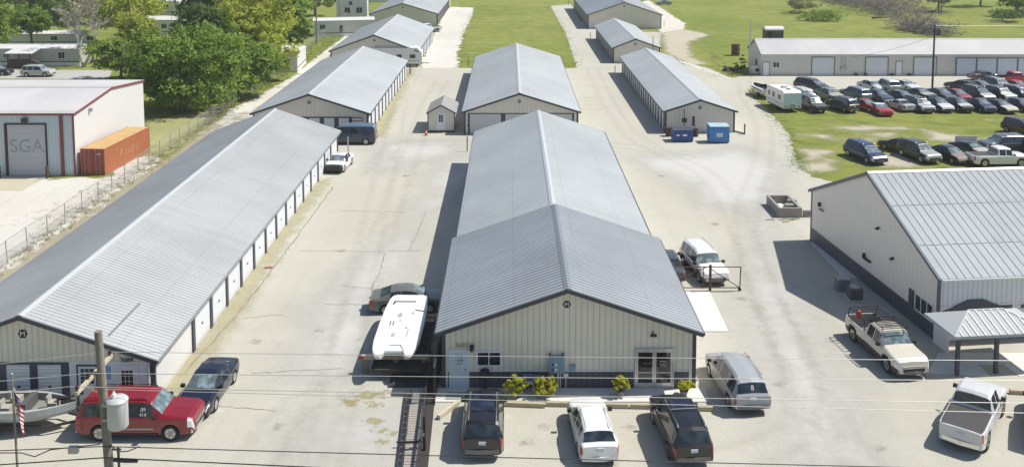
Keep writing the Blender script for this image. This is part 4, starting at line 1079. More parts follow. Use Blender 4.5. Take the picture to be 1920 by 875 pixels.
p = G(1898, 157); car('pickup', 'pickup_truck', 'bright red pickup parked side on before the workshop', 'pickup', (.42,.012,.02), p, 2)
LOT2 = 'cars parked on the grass behind the metal building'
for (px, py, kind, col, ang, lab, kw) in [
 (1622,299,'minivan',(.02,.035,.10),284,'dark blue minivan alone at left of the nearer grass row',{}),
 (1688,284,'sedan',(.03,.02,.024),118,'black sedan seen from its red lit tail on the grass',{}),
 (1722,298,'suv',(.035,.034,.034),285,'old black suv with pale roof and hood on the grass',dict(hood=(.33,.34,.33),roofc=None)),
 (1780,300,'sedan',(.02,.019,.02),284,'old black sedan with rusty primer hood',dict(hood=(.30,.22,.18))),
 (1822,291,'coupe',(.025,.024,.026),290,'dark coupe with pale hood before a white board',dict(hood=(.52,.45,.38))),
 (1880,283,'suv',(.09,.105,.14),185,'blue grey suv parked side on behind the white pickup',{}),
 (1870,309,'pickup',WHT,2,'white crew cab pickup parked close behind the metal building roof',dict(cover=1)),
 (1918,253,'suv',(.055,.02,.022),285,'maroon suv at the right edge of the grass',{}),
 (1940,290,'sedan',(.02,.02,.02),280,'dark car at the right edge behind blue grey suv',{}),
 (1966,806,'suv',(.02,.02,.022),60,'dark vehicle standing just past the lower right edge',{}),
]:
    car(kind, dict(sedan='parked_sedan', suv='parked_suv', minivan='parked_minivan', pickup='pickup_truck', coupe='parked_coupe')[kind], lab,
        {'sedan':'car','coupe':'car','suv':'suv','minivan':'minivan','pickup':'pickup'}[kind], col, G(px, py), ang, LOT2 if py < 400 else None, **kw)
p = G(1244, 9); car('coupe', 'parked_coupe', 'silver grey car alone on the far lawn', 'car', (.25,.26,.28), p, 178)
p = G(1210, 0); car('sedan', 'parked_sedan', 'dark car beside the far end of the wide storage building', 'car', (.03,.03,.03), p, 178)
p = G(813, 60); car('pickup', 'pickup_truck', 'white vehicle between two storage buildings by the grass lane', 'pickup', WHT, (p[0]-1.2, p[1]), 200)
p = G(640, 8); car('sedan', 'parked_sedan', 'black car parked by the far mobile homes', 'car', BLK, (p[0]-4, p[1]+6), 150)
# ---------------- trees and plants ----------------
def leafmat(name, c1, c2, c3):
    m = bpy.data.materials.new(name); t, b = nodes(m); oc = objco(t)
    n = noise(t, .55, 5, .65, oc); n2 = noise(t, 3.0, 3, .7, oc)
    c = mix_rgb(t, ramp(t, n, .36, .64), c1, c2); c = mix_rgb(t, math_(t, 'MULTIPLY', ramp(t, n2, .5, .72), .7), c, c3)
    t.links.new(c, b.inputs['Base Color']); b.inputs['Roughness'].default_value = .6; b.inputs['Specular IOR Level'].default_value = .25
    tr = t.nodes.new('ShaderNodeBsdfTranslucent'); t.links.new(c, tr.inputs[0])
    mx = t.nodes.new('ShaderNodeMixShader'); mx.inputs[0].default_value = .45
    t.links.new(b.outputs[0], mx.inputs[1]); t.links.new(tr.outputs[0], mx.inputs[2])
    t.links.new(mx.outputs[0], t.nodes['Material Output'].inputs[0]); return m
LEAF = {'dark': leafmat('dark_green_leaf', (.09,.155,.036), (.15,.23,.055), (.22,.30,.085)),
        'mid': leafmat('green_leaf', (.13,.235,.038), (.27,.385,.06), (.46,.53,.13)),
        'lite': leafmat('light_green_leaf', (.20,.30,.05), (.30,.40,.08), (.42,.48,.15)),
        'yel': leafmat('yellow_green_leaf', (.34,.41,.055), (.48,.52,.085), (.60,.55,.15)),
        'gold': leafmat('golden_leaf', (.48,.50,.05), (.68,.62,.08), (.34,.42,.06)),
        'dry': leafmat('dry_weed', (.26,.26,.11), (.38,.35,.19), (.20,.23,.08))}
BARK = plain('bark', (.13,.105,.08), .9, var=.3, scale=5); PALEBARK = plain('pale_dead_bark', (.46,.43,.37), .9, var=.2, scale=5)
GREYTWIG = plain('grey_dead_branch', (.33,.29,.27), .9, var=.3, scale=3)
def crown_mb(rng, blobs, leaves, size):
    """leaf faces spread through clumps; blobs = (x, y, z, rx, ry, rz)"""
    b = MB(); vol = [q[3]*q[4]*q[5] for q in blobs]; tot = sum(v**.67 for v in vol)
    for q, v in zip(blobs, vol):
        nl = int(leaves*v**.67/tot); clumps = max(5, int(nl/34))
        cs = []
        for _ in range(clumps):
            d = Vector((rng.gauss(0,1), rng.gauss(0,1), rng.gauss(0,1))).normalized()
            if d.z < -.5: d.z *= .5
            rr = rng.uniform(.55, 1.08)
            cs.append((Vector((q[0]+d.x*q[3]*rr, q[1]+d.y*q[4]*rr, q[2]+d.z*q[5]*rr)), d, rng.uniform(.18,.36)*(q[3]+q[4])/2))
        for cpos, d, cr in cs:
            for _ in range(int(nl/clumps)):
                e = Vector((rng.gauss(0,.5), rng.gauss(0,.5), rng.gauss(0,.36)))*cr
                p = cpos+e; s_ = size*rng.uniform(.5,1.25)
                nn = (d*.7+Vector((rng.gauss(0,.6), rng.gauss(0,.6), rng.gauss(0,.5)+.35))).normalized()
                u = nn.orthogonal().normalized(); u = Matrix.Rotation(rng.uniform(0,6.28), 3, nn) @ u; v = nn.cross(u)
                b.face([p-u*s_*.5, p+v*s_*.28, p+u*s_*.55, p-v*s_*.28])
    return b
def limb_mb(b, rng, p, d, ln, r, depth, spread=.6, droop=0, n=6, tmin=.012):
    path = [p]; rs = [r]; q = p.copy(); dd = d.copy()
    for i in range(4):
        dd = (dd+Vector((rng.gauss(0,.14), rng.gauss(0,.14), rng.gauss(0,.10)-droop))).normalized(); q = q+dd*ln/4
        path.append(q.copy()); rs.append(max(tmin, r*(1-.17*(i+1))))
    b.tube(path, rs, n, cap=False)
    if depth <= 0: return
    for i in range(rng.choice((2,3,3))):
        k = rng.randint(2, 4); a = path[k]
        nd = (dd+Vector((rng.gauss(0,spread), rng.gauss(0,spread), rng.gauss(.1,spread*.6)))).normalized()
        limb_mb(b, rng, a, nd, ln*rng.uniform(.55,.8), rs[k]*.72, depth-1, spread, droop, max(3, n-1), tmin)
def tree(label, loc, h, blobs, leaf, leaves=5000, size=.5, seed=1, trunk=.28, fork=2, group='trees around the mobile homes', name='leafy_tree'):
    rng = random.Random(seed); o = thing(name, label, 'tree', (loc[0], loc[1], 0), 0, group)
    b = MB(); p = Vector((0,0,-.1)); top = Vector((rng.uniform(-.4,.4), rng.uniform(-.4,.4), h*.42))
    b.tube([p, p.lerp(top,.5)+Vector((rng.uniform(-.15,.15),0,0)), top], [trunk, trunk*.8, trunk*.62], 8, cap=False)
    for q in blobs[:9]:
        e = Vector(q[:3]); m = top.lerp(e,.5)+Vector((0,0,-.3))
        b.tube([top-Vector((0,0,h*.08)), m, e], [trunk*.5, trunk*.3, trunk*.10], 6, cap=False)
    b.build('trunk', BARK, o, 40)
    crown_mb(rng, blobs, leaves, size).build('crown', LEAF[leaf], o); return o
def blobs_for(rng, w, d, z0, z1, n):
    out = []
    for i in range(n):
        a = rng.uniform(0, 6.28); r = math.sqrt(rng.random())*.68; k = rng.uniform(.36,.54)
        t = rng.random(); z = z0+(z1-z0)*(.18+.64*t); sc = 1-.45*abs(t-.4)
        out.append((w/2*r*math.cos(a)*sc, d/2*r*math.sin(a)*sc, z, w/2*k, d/2*k, (z1-z0)*rng.uniform(.18,.27)))
    return out
def tree_px(label, px, base, wpx, top, leaf, z0=1.5, n=9, leaves=5000, size=.5, seed=1, **k):
    """trunk foot seen at (px, base); crown as wide as wpx photo pixels there and reaching up to photo row top"""
    p = G(px, base); sc = (base+150)/24.36; w_ = wpx/sc
    Yd = p[1]; d_ = Yd*math.cos(TILT)+CAM_H*math.sin(TILT)
    wv = top/FPX; r_ = (-(math.sin(TILT)+wv*math.cos(TILT)))/(math.cos(TILT)-wv*math.sin(TILT)); h = CAM_H+r_*Yd
    h = max(3, h); rng = random.Random(seed*31+5)
    return tree(label, p, h, blobs_for(rng, w_, w_*.85, z0, h, n), leaf, leaves, size, seed, **k)
tree_px('big green tree mass nearest the fence and warehouse corner', 345, 209, 220, 46, 'mid', z0=.2, n=20, leaves=17000, size=.5, seed=2, trunk=.35)
tree_px('green tree at the fence right of the biggest tree mass', 448, 182, 155, 40, 'mid', z0=.2, n=16, leaves=13000, size=.5, seed=3)
tree_px('low dark green tree behind the warehouse roof', 298, 196, 130, 78, 'dark', z0=.1, n=13, leaves=8000, size=.48, seed=4)
tree_px('light green spreading tree right of the bare tree', 226, 150, 135, 68, 'lite', z0=1.4, n=13, leaves=9000, size=.48, seed=5)
tree_px('tall yellow green tree over the white trailer roofs', 480, 126, 160, -45, 'yel', z0=1.5, n=18, leaves=14000, size=.52, seed=6, trunk=.4)
tree_px('yellow green tree at the top left of the tall one', 410, 112, 140, -60, 'yel', z0=1.5, n=16, leaves=12000, size=.52, seed=7)
tree_px('dark tree in front of the white trailer at top', 372, 112, 100, -45, 'dark', z0=1, n=14, leaves=9000, size=.52, seed=8)
tree_px('leafy olive tree behind the bare tree', 228, 84, 170, -60, 'yel', z0=2.2, n=17, leaves=13000, size=.58, seed=9)
tree_px('dark tree rising behind the mobile homes', 92, 66, 140, -60, 'dark', z0=.8, n=15, leaves=11000, size=.58, seed=10)
tree_px('dark tree at the top left behind the pale lawn', 30, 42, 150, -70, 'dark', z0=3, n=13, leaves=9000, size=.6, seed=11)
tree_px('bright green tree at the left edge of the view', -12, 114, 95, 0, 'lite', z0=2.5, n=11, leaves=7000, size=.5, seed=12)
tree_px('green tree top right of the yellow green trees', 545, 98, 90, -30, 'mid', z0=1.5, n=13, leaves=8500, size=.5, seed=13)
tree_px('small dark tree by the fence below street pole', 558, 110, 45, 58, 'dark', z0=.3, n=9, leaves=3200, size=.38, seed=14)
tree_px('tree at the top by the far trailers', 590, 30, 100, -60, 'mid', z0=1, n=11, leaves=6500, size=.6, seed=15)
tree_px('shady tree hiding the trailer at left of the dark one', 275, 44, 120, -70, 'mid', z0=2, n=13, leaves=8500, size=.62, seed=16)
tree_px('green tree filling the gap between trailers and fence trees', 415, 150, 120, 60, 'mid', z0=.2, n=13, leaves=9000, size=.5, seed=19)
tree_px('far dark green tree at the top above the bare tree', 160, 30, 150, -80, 'dark', z0=1, n=13, leaves=8500, size=.65, seed=20)
tree_px('far green tree at the very top over the yellow trees', 470, 40, 190, -80, 'mid', z0=1, n=15, leaves=9000, size=.65, seed=28)
tree_px('distant round tree left of the farthest storage building', 728, -8, 60, -45, 'mid', z0=.3, n=8, leaves=3000, size=.7, seed=17)
tree_px('distant tree at the top by the lane', 668, -10, 90, -60, 'mid', z0=.3, n=8, leaves=3600, size=.7, seed=18)
tree_px('yellow green tree leaning over the fence by the white trailer end', 500, 152, 105, 44, 'yel', z0=.6, n=12, leaves=8500, size=.48, seed=34)
tree_px('green tree standing between bare tree and the tree mass', 262, 112, 95, 22, 'yel', z0=1.0, n=13, leaves=8500, size=.5, seed=36)
tree_px('tall dark crowned tree rising behind the big tree mass', 385, 150, 125, 4, 'dark', z0=3, n=15, leaves=10000, size=.5, seed=37)
tree_px('tall yellow green tree at the fence right of the dark crown', 470, 158, 120, 2, 'yel', z0=2, n=16, leaves=11000, size=.5, seed=38)
tree_px('dark tree on the lawn left of the bare tree', 62, 92, 90, 8, 'mid', z0=2.5, n=12, leaves=7000, size=.5, seed=39)
tree_px('far yellow green tree between dark trees at the top left', 140, 46, 130, -60, 'yel', z0=1.5, n=12, leaves=8000, size=.6, seed=31)
tree_px('far green tree above the white trailer roofs', 335, 14, 130, -80, 'mid', z0=1, n=12, leaves=7500, size=.65, seed=32)
tree_px('far pale green tree between the yellow tree and far trailers', 545, 52, 110, -70, 'lite', z0=1, n=12, leaves=7500, size=.6, seed=33)
G2 = 'trees on the far lawn at right'
tree_px('dark leafy tree at the top right of the far lawn', 1760, 22, 90, -40, 'mid', z0=2, n=9, leaves=4200, size=.65, seed=21, group=G2)
tree_px('shady tree standing alone at the top right', 1838, 12, 100, -60, 'dark', z0=2.5, n=9, leaves=4500, size=.65, seed=22, group=G2)
tree_px('bright green bush at the upper right edge', 1905, 32, 80, -25, 'lite', z0=.2, n=8, leaves=4000, size=.6, seed=23, group=G2)
tree_px('dark low bush on the slope at right edge', 1880, 40, 95, 20, 'dark', z0=.1, n=7, leaves=2600, size=.5, seed=24, group=G2, name='bush', trunk=.1)
tree_px('weedy bush left of the brush heap', 1500, 24, 90, 0, 'dry', z0=.05, n=8, leaves=3000, size=.45, seed=25, group=G2, name='bush', trunk=.08)
tree_px('weedy green bush in front of the grey brush heap', 1540, 40, 100, 20, 'lite', z0=.05, n=8, leaves=3200, size=.4, seed=26, group=G2, name='bush', trunk=.08)
tree_px('dark shrub beside the left gable of the long workshop', 1388, 137, 30, 108, 'dark', z0=.1, n=6, leaves=1100, size=.3, seed=27, group=None, name='bush', trunk=.06)
# the bare tree
rng = random.Random(44); p = G(157, 126)
o = thing('bare_tree', 'bare pale tree with leafless spreading branches before the mobile home', 'tree', (*p, 0))
b = MB()
for d, l, r_ in (((-.12,.0,1), 5.4, .30), ((.60,-.1,.85), 5.8, .30), ((-.5,.2,.9), 4.0, .2)):
    limb_mb(b, rng, Vector((0,0,0)), Vector(d).normalized(), l, r_, 6, .52, -.02, 6, .035)
b.build('trunk', PALEBARK, o, 40)
# brush heaps of felled trees
def heap(label, pts, n, seed, hmax, name='brush_heap', sp=2.2, logs=8):
    rng = random.Random(seed); P = [G(*q) for q in pts]; c = (sum(p[0] for p in P)/len(P), sum(p[1] for p in P)/len(P))
    o = thing(name, label, 'brush heap', (*c, 0)); b = MB()
    def spot():
        a = rng.choice(range(len(P)-1)); t = rng.random()
        return P[a][0]+(P[a+1][0]-P[a][0])*t-c[0]+rng.gauss(0,sp), P[a][1]+(P[a+1][1]-P[a][1])*t-c[1]+rng.gauss(0,sp)
    for i in range(n):
        x, y = spot(); z = rng.random()**1.5*hmax
        d = Vector((rng.gauss(0,1), rng.gauss(0,1), rng.gauss(.15,.5))).normalized()
        limb_mb(b, rng, Vector((x,y,z)), d, rng.uniform(.9,2.0), rng.uniform(.04,.08), 2, .7, .02, 3, .032)
    b.build('branches', GREYTWIG, o)
    for i in range(logs):
        x, y = spot(); d = Vector((rng.gauss(0,1), rng.gauss(0,.6), rng.gauss(.1,.2))).normalized(); tr = MB()
        tr.tube([(x,y,.4),Vector((x,y,.5))+d*rng.uniform(2,4)], [rng.uniform(.18,.3),.12], 7); tr.build('log', BARK, o, 40)
    return o
heap('grey heap of felled branches on the lawn behind the workshop', [(1530,-4),(1590,4),(1640,16),(1700,34)], 1500, 5, 5.2, sp=4.2)
heap('smaller dark heap with an uprooted trunk behind the workshop roof', [(1690,52),(1725,60),(1765,66)], 330, 6, 2.6, sp=1.9, logs=10)
rng = random.Random(12); p = G(1752, 58)
o = thing('fallen_tree', 'fallen leafless tree with bare limbs reaching up behind the workshop', 'tree', (*p, .5)); b = MB()
limb_mb(b, rng, Vector((-4,0,.2)), Vector((.9,.1,.45)).normalized(), 7, .3, 4, .35, 0, 6); b.build('trunk', plain('dark_dead_wood', (.10,.085,.075), .9, var=.3), o, 40)
# weeds along the fence and tufts at the edge of the grass
def tufts(name, label, px, n, seed, leaf, size=.35, spread=.7, hh=.5):
    rng = random.Random(seed); b = MB()
    for i in range(n):
        k = rng.randrange(len(px)-1); t = rng.random()
        x, y = G(px[k][0]+(px[k+1][0]-px[k][0])*t, px[k][1]+(px[k+1][1]-px[k][1])*t); x += rng.gauss(0,spread); y += rng.gauss(0,spread)
        for j in range(9):
            a = rng.uniform(0,6.28); l = hh*rng.uniform(.4,1.2); q = Vector((x+rng.gauss(0,.15), y+rng.gauss(0,.15), 0)); wv = Vector((math.cos(a),math.sin(a),0))*size*.07
            tip = q+Vector((rng.gauss(0,.25)*l, rng.gauss(0,.25)*l, l)); b.face([q-wv, q+wv, tip])
    tag(b.build(name, LEAF[leaf]), label, 'weeds', kind='stuff')
FL = [(-40,545),(14,495),(52,469),(89,443),(122,420),(154,397),(184,377),(210,358),(234,343),(259,324),(280,309),(300,294),(319,280),(337,267),(355,255),(371,245),(387,234),(401,225),(417,209)]
FL2 = [(417,209),(432,196),(455,186),(480,168),(505,150),(530,128),(560,106),(590,84),(620,62),(645,42),(668,22),(688,8)]
tufts('weeds', 'dry weeds growing along the chain link fence', FL, 420, 3, 'dry', .3, .40, .22)
tufts('weeds', 'weeds and grass growing at the far fence line', FL2, 420, 4, 'dry', .4, .8, .4)
tufts('grass_verge', 'green grass verge along the far fence', [(500,165),(560,118),(610,84),(650,52),(690,20)], 700, 5, 'lite', .4, 1.0, .22)
tufts('weeds', 'ragged grass growing at the edges of the lawn', [(862,126),(870,60),(888,22),(1034,14),(1060,60),(1082,124),(862,126)], 500, 6, 'lite', .4, .6, .14)
tufts('weeds', 'ragged weeds along the edge of the parking grass', [(1402,168),(1440,208),(1478,248),(1492,292),(1502,318)], 420, 7, 'lite', .35, .5, .10)
tufts('weeds', 'weeds by the workshop foundation and junk', [(1340,100),(1370,140),(1400,141)], 160, 8, 'dry', .35, .8, .25)
tufts('weeds', 'grass tufts in the dirt beside the warehouse', [(70,420),(150,385),(230,330),(280,300)], 140, 9, 'dry', .3, 1.1, .12)

# yellow shrubs and pots before the office
def shrub(label, px, base, w_, h, seed, pot=None):
    rng = random.Random(seed); p = G(px, base, .06); o = thing('potted_shrub' if pot else 'garden_shrub', label, 'shrub', (*p, .062), 0, 'yellow shrubs before the office')
    z = 0
    if pot: MB().lathe([(.15,0),(.22,.26),(.24,.30),(.19,.30)], n=12).build('pot', plain('grey_pot', pot, .7), o, 40); z = .26
    b = MB()
    for i in range(7): a = i*.9; b.tube([(0,0,z),(w_*.3*math.cos(a),w_*.3*math.sin(a),z+h*.6)], .012, 4, cap=False)
    b.build('stem', BARK, o)
    crown_mb(rng, [(rng.gauss(0,w_*.2), rng.gauss(0,w_*.18), z+h*rng.uniform(.3,.85), w_*.36, w_*.34, h*.26) for _ in range(9)], 3000, .15).build('crown', LEAF['gold'], o)
shrub('tall golden shrub left of the bench before the office', 968, 745, .75, 1.2, 1)
shrub('bushy golden shrub right of the bench before the office', 1020, 743, .95, 1.15, 2)
shrub('small golden shrub in a grey pot left of the glass doors', 1163, 742, .6, .75, 3, (.24,.24,.25))
shrub('low golden shrub at the right corner of the office', 1282, 741, .7, .5, 4, (.45,.44,.42))
# ---------------- mobile homes ----------------
TRW = panel('trailer_siding', (.52,.50,.46), pitch=.14, vertical=False, depth=.008, var=.06, groove=(.4,.38,.34,.4))
TRWW = panel('white_trailer_siding', (.70,.70,.69), pitch=.3, var=.05, groove=(.5,.5,.5,.3))
TROOF = plain('trailer_roof', (.66,.65,.63), .5, var=.06)
MH = 'mobile homes beyond the trees'
def trailer(label, x, y, L, w_, rz=0, wall=TRW, h=2.9, wins=(), skirt=True):
    H = House('mobile_home', label, 'mobile home', (x, y), rz, w_, L, h, h+.35, group=MH, wall=wall, roof=TROOF, ridgem=TROOF, trim=WHITE, ov=.12, oe=.1, ribs=False)
    if skirt:
        wbox(MB(), 'right', w_, L, .05, L-.05, 0, .6, .003, .03).build('skirt', WHITE, H.o)
        wbox(MB(), 'right', w_, L, .05, L-.05, .66, .8, .003, .025).build('trim_strip', DSTEEL, H.o)
    for f, s0, s1, z0, z1 in wins: H.window(f, s0, s1, z0, z1, 2)
    return H
# local y along the home, right side faces the camera when turned by -90 degrees
def th(px0, px1, base):
    a = G(px0, base); b = G(px1, base); return a, b[0]-a[0]
a, L = th(-110, 150, 124)
H = trailer('long beige mobile home with a covered porch facing the road', a[0], a[1]+5.2, L, 5.2, R(-90), wins=[('right', 10.4, 11.5, 1.3, 2.3), ('right', L-3.6, L-2.4, 1.2, 2.4), ('right', 4, 5.2, 1.3, 2.3)])
# porch
u0 = L-10.7; w0 = 5.2
b = MB(); b.face([(w0-.05,u0-.3,2.95),(w0+2.9,u0-.3,2.55),(w0+2.9,u0+4.2,2.55),(w0-.05,u0+4.2,2.95)]); b.face([(w0-.05,u0+4.2,2.85),(w0+2.9,u0+4.2,2.43),(w0+2.9,u0-.3,2.43),(w0-.05,u0-.3,2.85)])
b.face([(w0+2.9,u0-.3,2.43),(w0+2.9,u0+4.2,2.43),(w0+2.9,u0+4.2,2.55),(w0+2.9,u0-.3,2.55)]); b.face([(w0+2.9,u0+4.2,2.43),(w0-.05,u0+4.2,2.85),(w0-.05,u0+4.2,2.95),(w0+2.9,u0+4.2,2.55)])
b.build('porch_roof', TROOF, H.o)
MB().box(w0+.03,w0+2.7,u0,u0+3.9,0,.75).build('porch_deck', BROWN, H.o)
for y in (u0+.1, u0+1.9, u0+3.8): MB().box(w0+2.5,w0+2.62,y-.06,y+.06,.75,2.45).build('porch_post', BROWN, H.o)
MB().box(w0+2.52,w0+2.6,u0+.17,u0+1.84,.8,1.55).build('porch_rail', BROWN, H.o)
MB().box(w0+2.52,w0+2.6,u0+1.97,u0+3.74,.8,1.55).build('porch_rail', BROWN, H.o)
b = MB()
for i in range(4): b.box(w0+1.2,w0+2.3,u0+3.92+i*.3,u0+4.22+i*.3,0,.6-i*.15)
b.bar((w0+2.35,u0+3.9,1.5),(w0+2.35,u0+5.2,.9),.06,.2); b.build('porch_steps', TIMBER, H.o)
a, L = th(8, 150, 86); trailer('white mobile home just behind the porch home', a[0], a[1]+4.5, L, 4.5, R(-90), TRWW, h=2.3, wins=[('right', 9, 10.4, 1.0, 1.9), ('right', 16, 17.4, 1.0, 1.9)])
a, L = th(232, 330, 66); trailer('white roofed mobile home among the trees', a[0], a[1]+8, L, 8, R(-90), TRWW, h=3.2, wins=[('right', 8, 9.2, 1.4, 2.4)])
a, L = th(296, 336, 28); trailer('small white mobile home at the top by the dark tree', a[0], a[1]+5, L, 5, R(-90), TRWW, h=3.4, wins=[('right', 1.5, 3, 1.4, 2.6), ('right', 5, 6.4, 1.4, 2.6)])
a = G(505, 138); trailer('white mobile home end behind the fence and small dark tree', a[0], a[1]+1, 9, 4.2, R(4), TRWW, h=2.9)
a = G(566, 72); H = trailer('white mobile home by the fence with brown shed at its side', a[0]+1, a[1]+7, 12.5, 5, R(-78), TRWW, h=3.3, wins=[('right', 1.2, 2.4, 1.5, 2.6), ('right', 5.2, 6.0, .6, 2.4)])
a = G(626, 37); trailer('far white mobile home with brown base by the fence', a[0], a[1]+6, 7.5, 5, R(-85), TRWW, h=5.0, wins=[('right', 2, 3.4, 1.4, 2.9), ('right', 4.8, 6.4, 1.4, 2.9), ('right', 3, 4, 3.4, 4.4)], skirt=False)
a = G(655, 5); trailer('distant white mobile home at the top of the fence line', a[0], a[1]+6, 14, 5, R(-85), TRWW, h=3.4, wins=[('right', 2, 3.4, 1.4, 2.4), ('right', 6, 7.4, 1.4, 2.4)])
# brown box shed by the trailer
p = G(617, 54); o = thing('shed', 'small brown shed with open dark front beside the white mobile home', 'shed', (*p, 0))
b = MB(); b.box(-1.4,1.4,0,2.2,0,2.2); b.build('wall', BROWN, o); MB().box(-1.2,1.2,-.03,-.004,.1,2.0).build('door', BLACK, o); MB().box(-1.5,1.5,-.2,2.3,2.2,2.3).build('roof', WOOD, o)

# ---------------- chain link fences ----------------
def mesh_mat():
    m = bpy.data.materials.new('chain_link'); t, b = nodes(m); oc = objco(t)
    n = noise(t, 1.2, 4, .6, oc)
    t.links.new(math_(t, 'ADD', .10, math_(t, 'MULTIPLY', n, .22)), b.inputs['Alpha'])
    b.inputs['Base Color'].default_value = (.36,.36,.34,1); b.inputs['Roughness'].default_value = .6; return m
CHAIN = mesh_mat()
def fence(label, px, h=1.75, rail=True):
    P = [Vector((*G(*q), 0)) for q in px]; o = thing('chain_link_fence', label, 'fence', tuple(P[0])); P = [p-P[0] for p in P]
    rng = random.Random(len(px)); tops = []
    for p in P:
        tilt = Vector((rng.gauss(0,.05), rng.gauss(0,.05), 0)); tp = p+tilt+Vector((0,0,h)); tops.append(tp)
        MB().tube([p, tp], .035, 6).build('post', STEEL, o)
    b = MB(); r = MB(); n = Vector((0,0,.04))
    for i in range(len(P)-1):
        b.face([P[i]+n, P[i+1]+n, tops[i+1]-n, tops[i]-n])
    b.build('chain_mesh', CHAIN, o)
    if rail: r.tube(tops, .02, 5); r.build('top_rail', STEEL, o)
fence('low chain link fence between the dirt yard and long storage building', FL, 1.7)
fence('chain link fence running past the trees to the mobile homes', FL2, 1.9)

# ---------------- utility poles, wires, flag ----------------
PY = 31.6; PXX = -14.8
POLEW = plain('pole_wood', (.24,.215,.185), .9, var=.3, scale=7)
o = thing('utility_pole', 'weathered wooden utility pole with crossarm and grey transformer at lower left', 'utility pole', (PXX, PY, 0))
PH = 9.55
MB().tube([(.38,0,-.3),(.2,0,4.5),(0,0,PH)], [.19,.165,.135], 12).build('pole_shaft', POLEW, o, 40)
CA = 7.95
cr = MB().box(-.10-.16,.0-.14,-1.4,1.4,CA-.06,CA+.06).build('crossarm', plain('bleached_wood', (.50,.45,.34), .8, var=.15), o)
b = MB(); b.bar((-.2,-.75,CA-.05),(-.02,-.05,CA-.7),.05,.05); b.bar((-.2,.75,CA-.05),(-.02,.05,CA-.7),.05,.05); b.build('brace', WOOD, cr)
INS = plain('brown_insulator', (.05,.025,.02), .3)
wires_at = []
for y in (-1.3,-.45,1.3):
    MB().lathe([(.03,0),(.03,.06),(.08,.08),(.05,.12),(.08,.14),(.04,.2)], (-.2,y,CA+.06), 10).build('insulator', INS, cr); wires_at.append((PXX-.2, PY+y, CA+.27))
TRM = plain('transformer_grey', (.50,.52,.54), .45, .1, var=.06)
t_ = MB().lathe([(.05,0),(.33,.0),(.36,.04),(.36,.95),(.38,.97),(.38,1.02),(.30,1.10),(.05,1.14)], (.66,-.15,6.05), 20).build('transformer', TRM, o, 40)
b = MB(); b.lathe([(.05,0),(.09,.05),(.05,.1),(.09,.14),(.05,.19),(.03,.26)], (.56,-.2,7.16), 10); b.build('bushing', WHITE, t_)
b = MB(); b.box(.12,.40,-.19,-.10,6.25,6.35); b.box(.12,.40,-.19,-.10,6.8,6.9); b.build('bracket', STEEL, t_)
MB().tube([(.56,-.2,7.4),(.3,-.1,7.6),(.1,0,7.2)], .012, 5).build('jumper', BLACK, t_)
b = MB(); b.tube([(.58,-.05,5.2),(.62,-.05,-.2)], .05, 8); b.bar((.2,0,5.1),(.66,0,5.1),.06,.05); b.build('riser_pipe', DSTEEL, o)
def wire(label, pts, r, mat, sag=.5, name='power_line', extra=None):
    b = MB(); path = []
    for a, c in zip(pts[:-1], pts[1:]):
        a = Vector(a); c = Vector(c); k = 14
        for i in range(k): t = i/k; p = a.lerp(c, t); p.z -= sag*4*t*(1-t)*((c-a).length/45); path.append(p)
    path.append(Vector(pts[-1])); b.tube(path, r, 5)
    ob = b.build(name, mat); tag(ob, label, 'power line', 'overhead wires'); return ob
ALU = plain('bright_wire', (.5,.5,.47), .4, .3, var=.05); DWIRE = plain('dark_cable', (.03,.03,.03), .6)
# wires run left-right past the pole; heights picked so they pass where the photograph shows them
def zy(y, Yd):
    wv = y/FPX; return CAM_H - Yd*(math.sin(TILT)+wv*math.cos(TILT))/(math.cos(TILT)-wv*math.sin(TILT))
def wx(x, y, Yd):
    wv = y/FPX; dep = Yd/(math.cos(TILT)-wv*math.sin(TILT)); return ((x-955)/FPX*dep, Yd, zy(y, Yd))
for lab, Yd, l, m, r_, rr, mat in (
    ('topmost bright wire crossing the office wall', PY+1.3, (-60,688), (205,659), (1990,676), .0115, ALU),
    ('second bright wire from the crossarm over the windows', PY-.45, (-60,719), (165,699), (1990,713), .012, ALU),
    ('third bright wire from the near end of the crossarm', PY-1.3, (-60,742), (133,724), (1990,756), .012, ALU),
    ('lowest bright wire passing over the parked cars', PY-.2, (196,729), (196,729), (1990,775), .0115, ALU),
    ('dark cable crossing low before the parked cars', PY-.25, (-60,846), (196,836), (1990,882), .018, DWIRE),
    ('lowest dark cable with a black splice case', PY-.3, (-60,874), (196,857), (1990,935), .022, DWIRE)):
    sl_ = (r_[1]-m[1])/(r_[0]-m[0])
    P = [wx(m[0], m[1], Yd), wx(r_[0], r_[1], Yd), wx(3400, r_[1]+sl_*(3400-r_[0]), Yd)]
    if l != m: P = [wx(-1200, l[1]+(l[1]-m[1])/(m[0]-l[0])*(l[0]+1200)*.3, Yd), wx(l[0], l[1], Yd)] + P
    wire(lab, P, rr, mat, .04)
a = wx(212, 862, PY-.3); c = wx(258, 864, PY-.3)
tag(MB().tube([a, Vector(a).lerp(Vector(c), .5), c], [.05,.07,.05], 8).build('splice_case', BLACK), 'black splice case on the lowest cable right of the pole', 'splice case')
a = Vector(wx(138, 842, PY-.25)); tag(MB().box(a.x-.17,a.x+.17,a.y-.08,a.y+.08,a.z-.12,a.z+.12).build('cable_box', STEEL), 'small grey box hanging on the cable left of pole', 'cable box')
wire('slack black loop of cable left of the pole', [wx(-60,848,PY-.2), wx(40,848,PY-.2), wx(65,855,PY-.2), wx(95,842,PY-.2), wx(130,838,PY-.2), wx(188,832,PY-.2)], .02, DWIRE, .02)
wire('slack black loop of cable right of the pole', [wx(205,832,PY-.2), wx(222,846,PY-.2), wx(240,845,PY-.2), wx(262,836,PY-.2)], .02, DWIRE, .05)
